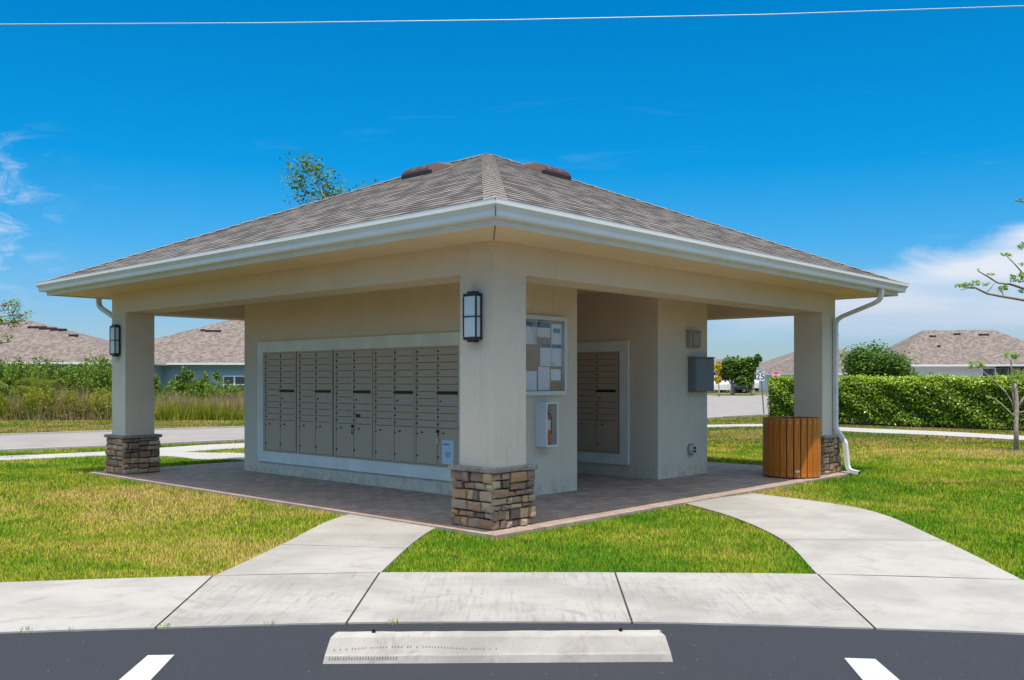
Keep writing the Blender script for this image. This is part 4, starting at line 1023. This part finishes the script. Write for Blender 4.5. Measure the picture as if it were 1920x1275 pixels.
# ------------------------------------------------------------------ hedge
def hedge():
    A, B = Vector(at(1443, 37.3)), Vector(at(2080, 28.8)); d = (B - A).normalized(); nrm = Vector((d.y, -d.x))
    if nrm.dot(Vector(DV)) > 0: nrm = -nrm
    Ln = (B - A).length; W_, H_ = 1.9, 1.70; mid = (A + B) / 2; z0 = -.15
    t = empty('hedge', (mid.x, mid.y, z0)); tag(t, 'long clipped bright green hedge behind the right sidewalk', 'hedge')
    fx, fy = (d.x, d.y), (-nrm.x, -nrm.y)      # along, inward
    N = 62000; u = RN.random(N) * Ln; side = RN.random(N); wv = 1 + .05 * np.sin(u * 1.7) + .04 * np.sin(u * 4.1 + 1)
    v = np.zeros(N); zz = np.zeros(N); nn = np.zeros((N, 3)); f = side < .62
    hh = H_ * (1 + .018 * np.sin(u * 2.3) + .015 * np.sin(u * 6.1) + .02 * RN.normal(size=N))
    zz[f] = .05 + (hh[f] - .05) * RN.random(f.sum()); v[f] = (.06 * np.sin(zz[f] * 4 + u[f] * 2) + .07 * RN.normal(size=f.sum())) + .10 * np.cos(zz[f] / H_ * 3.0) ** 2 * 0
    nn[f] = (-fy[0], -fy[1], .25); tp = (side >= .62) & (side < .9); v[tp] = RN.random(tp.sum()) * W_; zz[tp] = hh[tp] + .03 * RN.normal(size=tp.sum()); nn[tp] = (0, 0, 1)
    en = side >= .9; v[en] = RN.random(en.sum()) * W_; zz[en] = .16 + (hh[en] - .16) * RN.random(en.sum()); u[en] = np.where(RN.random(en.sum()) < .8, 0, Ln) + .07 * RN.normal(size=en.sum()); nn[en] = (-fx[0], -fx[1], .2)
    v += .05 * np.sin(u * 5 + zz * 7)
    cr_ = .12 * np.clip((zz - (H_ - .25)) / .25, 0, 1) ** 2; v = np.where(f, v + cr_, v)
    ox, oy = A.x - mid.x, A.y - mid.y
    q = np.stack([ox + fx[0] * u + fy[0] * v, oy + fx[1] * u + fy[1] * v, zz], 1)
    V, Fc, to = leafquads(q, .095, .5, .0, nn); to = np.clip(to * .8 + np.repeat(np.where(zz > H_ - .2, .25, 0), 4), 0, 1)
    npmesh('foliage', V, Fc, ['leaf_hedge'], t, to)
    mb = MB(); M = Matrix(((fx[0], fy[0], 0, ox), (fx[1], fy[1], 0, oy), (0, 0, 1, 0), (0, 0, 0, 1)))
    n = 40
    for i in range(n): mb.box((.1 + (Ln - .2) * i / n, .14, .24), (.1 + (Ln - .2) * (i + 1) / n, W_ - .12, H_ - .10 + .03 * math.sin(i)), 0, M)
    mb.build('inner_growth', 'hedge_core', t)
    mb = MB()
    for i in range(70):
        u_ = rnd(.1, Ln - .1); v_ = rnd(.2, 1.4); p = M @ Vector((u_, v_, 0)); mb.tube([(p.x, p.y, -.05), (p.x + rnd(-.08, .08), p.y + rnd(-.08, .08), .4)], [.025, .018], 5)
    mb.build('stem', 'bark', t)
    mb = MB(); mb.box((-.1, -.5, -.02), (Ln, W_ + .2, .006), 0, Matrix.Translation((mid.x, mid.y, z0)) @ M); struct(mb.build('mulch_bed', 'mulch'))
hedge()

# ------------------------------------------------------------------ staked young tree on the right with tufted twigs
def tuft(q, r, n, size, asp=.32, droop=.2):
    """drooping feathery leaflets"""
    P_ = []; dirs = []
    for i in range(n):
        a = rnd(0, 6.28); l = r * rnd(.5, 1); P_.append((q[0] + math.cos(a) * l * .6, q[1] + math.sin(a) * l * .6, q[2] + rnd(-.3, .35) * r - droop * l))
    return leafquads(np.array(P_), size, asp, .6)
x, y = at(1906, 21.9); zb = float(zt(x, y)); D_ = 21.9
t = empty('young_tree', (x, y, zb)); tag(t, 'cut back young tree with pale trunk and thin curving twigs beside the hedge', 'tree')
def loc(px, py, D=D_, dd=0):
    p = at(px, D + dd); return (p[0] - x, p[1] - y, hz(py, D + dd) - zb)
mb = MB(); mb.tube([(0, 0, -.1), loc(1905, 800), loc(1906, 760), loc(1905, 735), loc(1903, 718)], [.062, .050, .054, .048, .040], 10)
for pts, r0 in (([(1904, 776), (1898, 755), (1886, 735), (1862, 712), (1840, 694), (1828, 684)], .022), ([(1904, 783), (1893, 772), (1880, 760), (1866, 748), (1848, 742)], .02), ([(1903, 770), (1899, 740), (1897, 700), (1895, 668)], .022),
                ([(1908, 765), (1918, 748), (1935, 730), (1950, 700)], .03), ([(1906, 740), (1908, 715), (1906, 700)], .02), ([(1907, 775), (1925, 770), (1945, 750)], .02)):
    dd = rnd(-.4, .4); mb.tube([loc(p[0], p[1], D_, dd * i / 5) for i, p in enumerate(pts)], [r0 * (1 - .12 * i) for i in range(len(pts))], 6)
mb.build('trunk', 'bark', t, smooth=True)
parts = [tuft(loc(px, py), r, n, .11) for px, py, r, n in ((1830, 681, .26, 46), (1840, 684, .12, 14), (1895, 664, .24, 56), (1905, 668, .14, 20), (1906, 703, .34, 70), (1916, 699, .3, 40), (1950, 700, .3, 40), (1946, 745, .3, 30), (1866, 700, .08, 6))]
V, Fc, to = merge(*parts); npmesh('crown', V, Fc, ['leaf_fern'], t, to)
# overhanging flowering-tree branches from beyond the right edge
D_ = 12.5; x, y = at(2160, D_); zb = float(zt(x, y))
t = empty('feathery_tree', (x, y, zb)); tag(t, 'fine leaved tree reaching thin bare branches in from the right edge', 'tree')
mb = MB(); mb.tube([(0, 0, -.1), loc(2158, 850), loc(2152, 760), loc(2140, 680), loc(2110, 600)], [.09, .08, .07, .06, .045], 10)
BR = [([(2110, 600), (2040, 585), (1960, 572), (1918, 563), (1880, 555), (1850, 549), (1826, 540), (1805, 537)], .026), ([(2110, 600), (2030, 560), (1960, 545), (1920, 541), (1896, 533), (1872, 529), (1850, 518), (1836, 508)], .022),
      ([(1960, 545), (1935, 525), (1915, 510), (1900, 492), (1888, 480)], .012), ([(2110, 600), (2060, 520), (2000, 470), (1950, 455), (1921, 463)], .022), ([(2060, 520), (2000, 440), (1950, 385), (1905, 374)], .014),
      ([(1850, 549), (1858, 540), (1864, 530)], .006), ([(1826, 540), (1812, 541), (1800, 545)], .005), ([(1880, 555), (1879, 546), (1876, 540)], .006)]
for pts, r0 in BR: dd = rnd(-.5, .5); mb.tube([loc(p[0] + rnd(-2, 2), p[1] + rnd(-2, 2), D_, dd * i / 6) for i, p in enumerate(pts)], [r0 * (1 - .09 * i) for i in range(len(pts))], 6)
mb.build('trunk', 'twig', t, smooth=True)
def frond(px, py, w, h, n, size=.05):
    P_ = [loc(px + rnd(-w, w), py + rnd(-h, h) + abs(rnd(-w, w)) * .12, D_, rnd(-.1, .1)) for _ in range(n)]; return leafquads(np.array(P_), size, .4, .8)
parts = [frond(*q) for q in ((1803, 535, 12, 3, 70), (1815, 533, 10, 3, 40), (1829, 530, 8, 4, 50), (1848, 532, 7, 3, 26), (1881, 540, 9, 5, 60), (1890, 477, 6, 3, 20), (1880, 478, 5, 2, 14), (1908, 521, 15, 7, 130), (1925, 515, 14, 6, 80), (1917, 546, 9, 3, 30), (1914, 462, 5, 6, 30), (1924, 458, 8, 5, 40), (1857, 513, 7, 2, 22), (1833, 506, 4, 2, 8), (1912, 375, 7, 2, 10), (1914, 495, 5, 2, 12), (2000, 470, 60, 50, 500), (2080, 430, 60, 60, 500))]
V, Fc, to = merge(*parts); npmesh('crown', V, Fc, ['leaf_fern'], t, to)
mb = MB(); P_ = at(1906, 21.9); mb.lathe([(0, .012), (.55, .010), (.62, -.02)], n=20); o = mb.build('mulch_bed', 'mulch'); o.location = (*P_, -.15); struct(o)

# ------------------------------------------------------------------ houses
def house(name, label, cx_, D, w, dep, eave, peak, wallm, rot=0., ridge=.35, wins=(), vents=(), cat='house', roofm='far_shingle', z=None):
    """hip-roofed house; cx_ photo column of the facade centre at distance D, facade square to the sight plus rot"""
    x, y = at(cx_, D); zb = float(zt(x, y)) if z is None else z; h = empty(name, (x, y, zb), YAW - R(90) + rot); tag(h, label, cat)
    mb = MB(); mb.box((-w / 2, 0, -.3), (w / 2, dep, eave)); mb.build('wall', wallm, h)
    o = .5; a = (-w / 2 - o, -o, eave); b = (w / 2 + o, -o, eave); c = (w / 2 + o, dep + o, eave); d = (-w / 2 - o, dep + o, eave)
    rl = w * ridge / 2; r0, r1 = (-rl, dep / 2, peak), (rl, dep / 2, peak)
    mb = MB()
    def rp(pts, ax):
        P0 = Vector(pts[0]); base = (Vector(pts[1]) - P0).normalized(); nn = base.cross(Vector(pts[2]) - P0).normalized(); upv = nn.cross(base)
        uv = [((Vector(p) - P0).dot(base), (Vector(p) - P0).dot(upv)) for p in pts]; mb.poly(pts, 0, uv)
    rp([a, b, r1, r0], 0); rp([b, c, r1], 1); rp([c, d, r0, r1], 0); rp([d, a, r0], 1)
    rf = mb.build('roof', roofm, h)
    mb = MB(); t = .14
    for s, e in ((a, b), (b, c), (c, d), (d, a)):
        s_, e_ = Vector(s), Vector(e); mb.poly([s_, e_, e_ - Vector((0, 0, t)), s_ - Vector((0, 0, t))][::-1])
    mb.poly([(p[0], p[1], eave - .139) for p in (a, b, c, d)][::-1]); mb.build('fascia', 'white_wall', h)
    for (wx, wz, ww, wh, panes) in wins:
        mb = MB()
        fwd = -.05
        mb.box((wx - ww / 2, fwd, wz), (wx + ww / 2, -.001, wz + wh)); wf = mb.build('window', 'window_frame', h)
        pw = ww / panes
        for i in range(panes):
            mb = MB(); mb.box((wx - ww / 2 + i * pw + .06, fwd - .01, wz + .07), (wx - ww / 2 + (i + 1) * pw - .06, fwd - .001, wz + wh / 2 - .03)); mb.box((wx - ww / 2 + i * pw + .06, fwd - .01, wz + wh / 2 + .03), (wx - ww / 2 + (i + 1) * pw - .06, fwd - .001, wz + wh - .07)); mb.build('pane', 'pane', wf)
    for (u, v, lw, hh) in vents:      # u along facade (m), v 0..1 up the front slope
        yy = -o + (dep / 2 + o) * v; zz = eave + (peak - eave) * v; mb = MB(); mb.bevbox((u - lw / 2, yy - .12, zz - .06), (u + lw / 2, yy + .16, zz + .11), .02); mb.build('vent', 'dark_vent', rf)
    return h
def px2u(px, c, D): return (px - c) / F * D
pk = lambda py, D: hz(py, D) + .15
D = 62; house('house', 'low house with brown hip roof at the far left behind the thicket', -62, D, 23.0, 12, pk(682, D) + .1, pk(600, D + 6), 'teal_wall', 0, .08, (), [(px2u(2, -62, D), .80, 1.3, .2), (px2u(26, -62, D), .77, 1.2, .2), (px2u(50, -62, D), .74, 1.1, .2), (px2u(92, -62, D), .60, .6, .2)])
D = 66; house('house', 'teal walled house with brown hip roof seen between left column and mailbox wall', 408, D, 20.5, 13, pk(683, D) + .1, pk(598, D + 6), 'teal_wall', 0, .1, [(px2u(346, 408, D), .55, 1.3, 1.5, 1), (px2u(440, 408, D), .75, 1.6, 1.25, 2)], [(px2u(362, 408, D), .70, 1.2, .2), (px2u(340, 408, D), .72, .3, .2)])
D = 72; h_ = house('house', 'cream house with large brown hip roof rising above the hedge at right', 1850, D, 13.4, 12, pk(683.5, D), pk(619, D + 6), 'cream_wall', R(-6), .42, [(px2u(1865, 1850, D), 1.3, 1.95, 1.35, 2), (px2u(1722, 1850, D), 1.35, .35, .8, 1)], [(px2u(1790, 1850, D), .80, .5, .2), (px2u(1840, 1850, D), .86, .5, .2), (px2u(1890, 1850, D), .84, .8, .2), (px2u(1786, 1850, D), .5, .25, .15)])
x, y = at(1925, 70); ln = empty('screen_porch', (x, y, -.15), YAW - R(90)); tag(ln, 'dark screened porch at the right end of the cream house', 'porch')
mb = MB()
for i in range(4):
    for j in (0, 3): mb.box((-1.3 + i * .9, j, 0), (-1.22 + i * .9, j + .08, 2.6))
mb.box((-1.35, -.05, 2.6), (1.6, 3.1, 2.7)); mb.build('frame', 'dark', ln)
D = 126; house('house', 'distant grey blue house with pink brown roof behind the stop sign', 1570, D, 20.0, 14, hz(695, D) - .4, hz(648, D + 7) - .4, 'grey_wall', 0, .12, [], [])
D = 135; house('house', 'distant grey house behind the parked cars and round trees', 1345, D, 15, 12, hz(704, D) - .5, hz(672, D + 6) - .5, 'grey_wall', 0, .35, [(0, 1, 1.2, 1.2, 1)], [])
D = 105; house('house', 'distant house with white gable edge just right of the right column', 1590, D, 7, 12, hz(697, D) - .1, hz(655, D + 6) - .1, 'white_wall', R(20), .05, [], [])
# ------------------------------------------------------------------ background trees
def bgtree(px, D, top, wpx, label, m='leaf_oak', leaf=.2, name='shade_tree', n=5, leafn=30, th=None, cl=None, group=None, d=3):
    x, y = at(px, D); zb = float(zt(x, y)); H = hz(top, D) - zb; wd = wpx / F * D
    t = tree(name, x, y, label, H, .022 * H + .02, th or H * .28, d, leafn, cl or wd * .17, leaf, m, max(.3, wd * .26), n, .8, group)
    # widen or narrow the crown to its real spread
    cr_ = [c for c in t.children]; xs = [v.co.xy.length for v in cr_[1].data.vertices]; q = sorted(xs)[int(len(xs) * .97)]; s = wd / 2 / q
    for c in cr_: c.scale = (s, s, 1) if c.name.startswith('crown') else (s, s, 1)
    return t
bgtree(1645, 46, 642, 110, 'broad bushy dark green tree standing behind the hedge', 'leaf_oak', .13, 'shade_tree', 7, 80, 1.0, d=3)
bgtree(1374, 103, 669, 50, 'round crowned green tree behind the road by the parked cars', 'leaf_oak', .26, 'shade_tree', 6, 60, 1.5)
bgtree(1411, 102, 664, 19, 'narrow upright green tree left of the speed limit sign', 'leaf_oak', .24, 'shade_tree', 4, 40, 1.6)
bgtree(1348, 97, 681, 13, 'small yellow flowering tree at the edge of the far road', 'leaf_yellow', .26, 'flowering_tree', 4, 12, 2.0)
# ------------------------------------------------------------------ signs
x, y = G(1433, 777); D = (x - CX) * DV[0] + (y - CY) * DV[1]
s = empty('speed_sign', (x, y, float(zt(x, y))), YAW - R(90) + R(0)); tag(s, 'white speed limit 25 sign on a slightly leaning metal post', 'sign')
zb = float(zt(x, y)); H = hz(690, D) - zb; lean = (1425.5 - 1433) / F * D
mb = MB(); mb.tube([(0, .03, -.1), (lean * .9, .03, H - .05)], .035, 6); mb.build('post', 'galv', s)
w_ = 15 / F * D; h_ = 24 / F * D; bd = empty
mb = MB(); mb.bevbox((-w_ / 2, -.012, 0), (w_ / 2, 0, h_), .004); b = mb.build('sign_panel', 'sign_white', s); b.location = (lean, 0, H - h_)
text_mesh('digits', '25', h_ * .66, 'sign_black', b, (0, -.014, h_ * .31), (R(90), 0, 0)); text_mesh('lettering', 'SPEED\nLIMIT', h_ * .24, 'sign_black', b, (0, -.014, h_ * .79), (R(90), 0, 0))
D = 92; x, y = at(1455, D); zb = float(zt(x, y)); s = empty('stop_sign', (x, y, zb), YAW - R(90)); tag(s, 'red octagonal stop sign showing just above the left end of the hedge', 'sign')
H = hz(703.5, D) - zb; r_ = .39
mb = MB(); mb.tube([(0, .03, -.1), (0, .03, H)], .03, 6); mb.build('post', 'galv', s)
def octo(r, y0, y1, m):
    mb = MB(); pts = [(r * math.cos(R(22.5 + 45 * i)), r * math.sin(R(22.5 + 45 * i))) for i in range(8)]
    mb.poly([(a, y0, H + b) for a, b in pts]); mb.poly([(a, y1, H + b) for a, b in pts][::-1])
    for i in range(8): a, b = pts[i], pts[(i + 1) % 8]; mb.poly([(a[0], y0, H + a[1]), (a[0], y1, H + a[1]), (b[0], y1, H + b[1]), (b[0], y0, H + b[1])])
    return mb.build(m[0], m[1], s)
octo(r_, -.01, 0, ('border', 'sign_white')); octo(r_ * .91, -.016, -.0102, ('face', 'sign_red'))
text_mesh('lettering', 'STOP', .31, 'sign_white', s, (0, -.018, H), (R(90), 0, 0))
# ------------------------------------------------------------------ parked cars far across the road
def car(px, D, paint, label, rz=0.):
    x, y = at(px, D); c = empty('parked_car', (x, y, float(zt(x, y))), YAW - R(90) + rz); tag(c, label, 'car', 'cars parked across the far road')
    mb = MB(); prof = [(-2.2, .35), (-2.25, .7), (-1.5, .9), (-.9, 1.38), (.7, 1.42), (1.45, .98), (2.15, .86), (2.25, .5), (2.2, .3)]
    k = len(mb.v)
    for yy, s_ in ((-.85, 1), (-.6, .0), (.6, 0), (.85, 1)):
        for a, b in prof: mb.v.append((a, yy if b < 1.1 else yy * .82, b))
    n = len(prof)
    for q in range(3):
        for i in range(n - 1): mb.face((k + q * n + i, k + q * n + i + 1, k + (q + 1) * n + i + 1, k + (q + 1) * n + i))
    mb.face([k + i for i in range(n)][::-1]); mb.face([k + 3 * n + i for i in range(n)]); mb.build('body', paint, c)
    mb = MB(); mb.poly([(-1.25, -.80, .95), (1.25, -.80, .95), (.65, -.715, 1.34), (-.85, -.715, 1.34)]); mb.poly([(-1.47, -.6, .93), (-1.47, .6, .93), (-.93, .55, 1.36), (-.93, -.55, 1.36)]); mb.build('window', 'pane', c)
    for wx in (-1.35, 1.4):
        for wy in (-.8, .62):
            mb = MB(); mb.tube([(wx, wy, .32), (wx, wy + .2, .32)], .33, 14); w = mb.build('wheel', 'tyre', c); mb = MB(); mb.tube([(wx, wy - .012, .32), (wx, wy - .001, .32)], .18, 10); mb.build('rim', 'alu', w)
car(1337, 112, 'white_paint', 'white car parked nearest the grey pier across the road', R(15)); car(1366, 115, 'white_paint', 'white car half hidden below the round green tree', R(-10))
car(1391, 112, 'dark_paint', 'dark car parked between the two green trees', R(70)); car(1404, 118, 'white_paint', 'white car parked behind the narrow upright tree', R(10))
# ------------------------------------------------------------------ thicket on the left
def bush(px, D, top, wpx, label, m='leaf_bush', leaf=.13, n=30, leafn=34, name='shrub'):
    x, y = at(px, D); zb = float(zt(x, y)); H = hz(top, D) - zb; wd = wpx / F * D; t = empty(name, (x, y, zb)); tag(t, label, 'shrub', 'shrubs in the thicket on the left')
    mb = MB(); C = []
    for i in range(n):
        a = rnd(0, 6.28); rr = wd / 2 * rnd(0, 1) ** .6; hh = H * rnd(.35, 1) * (1 - .5 * (rr / (wd / 2)) ** 2); p = (rr * math.cos(a), rr * math.sin(a) * .7, hh * .88)
        C.append(p); mb.tube([(p[0] * .15, p[1] * .15, -.1), (p[0] * .6, p[1] * .6, p[2] * .5), p], [.025, .015, .006], 5)
    mb.build('stem', 'twig', t); V, Fc, to = leaves(np.array(C), min(.55, wd * .24), leafn, leaf, .42, .1)
    to = np.clip(to * .6 + np.repeat(RN.random(len(C)), leafn * 4) * .5 - .05, 0, 1); npmesh('foliage', V, Fc, [m], t, to)
def palmetto(px, D, top, label, sc=1.):
    x, y = at(px, D); zb = float(zt(x, y)); t = empty('fan_palm', (x, y, zb)); tag(t, label, 'palm', 'saw palmettos in the left thicket'); H = (hz(top, D) - zb)
    mb = MB(); V = []; Fc = []; T = []; k = 0
    for i in range(13):
        a = rnd(0, 6.28); l = H * rnd(.45, .85); tilt = rnd(.15, .7); c = Vector((math.cos(a) * l * tilt, math.sin(a) * l * tilt, l * (1 - .25 * tilt)))
        mb.tube([(0, 0, 0), c * .5 + Vector((0, 0, .1)), c], [.02, .015, .01], 5)
        out = Vector((math.cos(a), math.sin(a), .5)).normalized(); side = out.cross(Vector((0, 0, 1))).normalized(); upv = side.cross(out); tn = rnd(0, 1)
        for j in range(17):
            th = (j - 8) / 8 * 1.9; d = out * math.cos(th) + (side * .9 + upv * .15) * math.sin(th); r = .52 * sc * rnd(.85, 1.1); w = upv.cross(d).normalized() * .022
            tip = c + d * r - Vector((0, 0, .12 * r)); md = c + d * r * .5
            V += [tuple(c), tuple(md - w), tuple(tip), tuple(md + w)]; Fc.append((k, k + 1, k + 2, k + 3)); T += [tn * .7 + rnd(0, .3)] * 4; k += 4
    mb.build('stem', 'twig', t); npmesh('fronds', np.array(V), np.array(Fc), ['leaf_palm'], t, np.array(T))
BL = [(28, 44, 680, 60, 'grey green tangled bush at the left edge below the house roof'), (62, 45, 664, 50, 'pale tipped tall bush under the low end of the house roof'), (100, 43, 668, 58, 'rounded dark green bush left of the pair near the column'), (122, 42, 682, 46, 'dense dark bush in the middle of the left thicket'),
      (155, 43, 668, 56, 'bright green bush with a pointed top near the left column'), (185, 42, 688, 50, 'dark bush just left of the left column'), (215, 43, 690, 50, 'green bush partly hidden by the left column'), (292, 43, 692, 22, 'narrow green bush just right of the left column'),
      (349, 43, 672, 38, 'pointed young bush below the teal house window'), (372, 42, 702, 40, 'low bright green bush in the reeds'), (408, 43, 682, 26, 'slender bush in front of the double window'), (440, 42, 712, 36, 'low green bush beside the mailbox wall edge'), (12, 41, 700, 50, 'low leafy bush in the lower left thicket'),
      (385, 44, 690, 26, 'thin twiggy bush between the two house windows'), (-40, 43, 676, 80, 'broad bush beyond the left edge'), (325, 44, 705, 34, 'low bush below the white wall patch')]
for i, (px, D, tp, w, lb) in enumerate(BL):
    if px < -20: continue
    bush(px, D, tp, w, lb, leaf=.12 if i % 3 else .15, n=46 if w > 30 else 24, leafn=80)
for px, D, tp, lb in ((14, 40.5, 684, 'pale palmetto at the far left edge'), (48, 41, 690, 'palmetto with splayed fans second from the left'), (78, 40.5, 696, 'drooping palmetto in front of the dark bushes'), (102, 41, 700, 'small yellowish palmetto right of the drooping one')): palmetto(px, D, tp, lb)
def weeds(name, label, n, p0, p1, D0, D1, h, w, m, lean=.4, dens=None):
    D = D0 + (D1 - D0) * RN.random(n); px = p0 + (p1 - p0) * RN.random(n); l = (px - X0) / F * D
    P = np.stack([CX + DV[0] * D + RV[0] * l, CY + DV[1] * D + RV[1] * l], 1)
    cl_ = RN.random(400)[(np.floor(px / 3.1 + D * 7).astype(int)) % 400]; cl2 = RN.random(97)[(np.floor(px / 17 + D).astype(int)) % 97]
    hh = h * (.25 + .55 * cl_ + .5 * cl2) * (.7 + .5 * RN.random(n))
    o = blades(name, P, D, hh, w, m, lean); tag(o, label, 'weeds', kind='stuff')
weeds('tall_grass', 'tall yellow green weeds at the foot of the thicket', 26000, -40, 220, 38.8, 41.0, .8, .035, 'leaf_tall')
weeds('tall_grass', 'green undergrowth below the teal house', 15000, 285, 460, 38.8, 41, .7, .035, 'leaf_tall')
def scrub(label, n, p0, p1, D0, D1, py_top, amp, m, size):
    D = D0 + (D1 - D0) * RN.random(n); px = p0 + (p1 - p0) * RN.random(n); l = (px - X0) / F * D
    X = CX + DV[0] * D + RV[0] * l; Y = CY + DV[1] * D + RV[1] * l; Z0 = zt(X, Y)
    tab = RN.random(500); u = px / 14 + D * .9; i = np.floor(u).astype(int); f = sm(u - i); u2 = px / 2.4 + D * 9; i2 = np.floor(u2).astype(int)
    top = hz(py_top, D) - Z0; hh = top * (1 - amp * (.65 * (tab[i % 500] * (1 - f) + tab[(i + 1) % 500] * f) + .35 * tab[(i2 * 3) % 500])); t = RN.random(n) ** .75
    V, Fc, to = leafquads(np.stack([X, Y, Z0 + hh * t], 1), size, .38, -.1)
    cl3 = tab[(np.floor(px / 6).astype(int) * 7 + np.floor(D * 2).astype(int) * 13 + np.floor(t * 4).astype(int) * 3) % 500]
    tag(npmesh('undergrowth', V, Fc, [m], None, np.clip(to * .5 + np.repeat(cl3, 4) * .6 - .05, 0, 1)), label, 'undergrowth', kind='stuff')
scrub('tangled leafy undergrowth filling the left thicket', 52000, -40, 225, 41, 44, 656, .80, 'leaf_bush', .13)
scrub('leafy undergrowth behind the reeds below the teal house', 12000, 283, 460, 41, 44, 690, .95, 'leaf_bush', .11)
scrub('yellow green weedy undergrowth at the front of the left thicket', 26000, -40, 225, 38.7, 41, 716, .92, 'leaf_tall', .11)
weeds('reeds', 'dry brown reeds mixed into the thicket below the teal house', 26000, 285, 460, 39.2, 42, .95, .026, 'leaf_reed', .25)
weeds('reeds', 'scattered straw stalks in the left thicket', 16000, -40, 220, 38.7, 41.5, 1.15, .024, 'leaf_reed', .25)
# low green strip behind hedge end at the far right of the frame and grass clumps in kerb cracks
P = []
for px, py in ((47, 1186), (62, 1187), (136, 1184), (290, 1179), (312, 1179), (505, 1174), (735, 1171)):
    c = G(px, py); P += [(c[0] + rnd(-.03, .03), c[1] + rnd(-.03, .03)) for _ in range(26 if px in (47, 735, 505, 312) else 12)]
P = np.array(P); o = blades('crack_weeds', P, None, .03, .006, dry=np.full(len(P), .0)); o.location.z = .018; tag(o, 'tiny weeds sprouting in the joint between sidewalk and asphalt', 'weeds', kind='stuff')
# ------------------------------------------------------------------ overhead wire
mb = MB(); pts = []
for px, py in ((-900, 34), (-400, 44), (0, 45.5), (480, 43), (960, 37), (1440, 27), (1920, 11), (2400, -14), (2900, -60)):
    D = 18; p = at(px, D); pts.append((*p, hz(py, D)))
mb.tube(pts, .0095, 8); tag(mb.build('overhead_wire', 'wire', smooth=True), 'thin pale overhead wire crossing the whole sky', 'wire')
SC.render.engine = 'CYCLES'
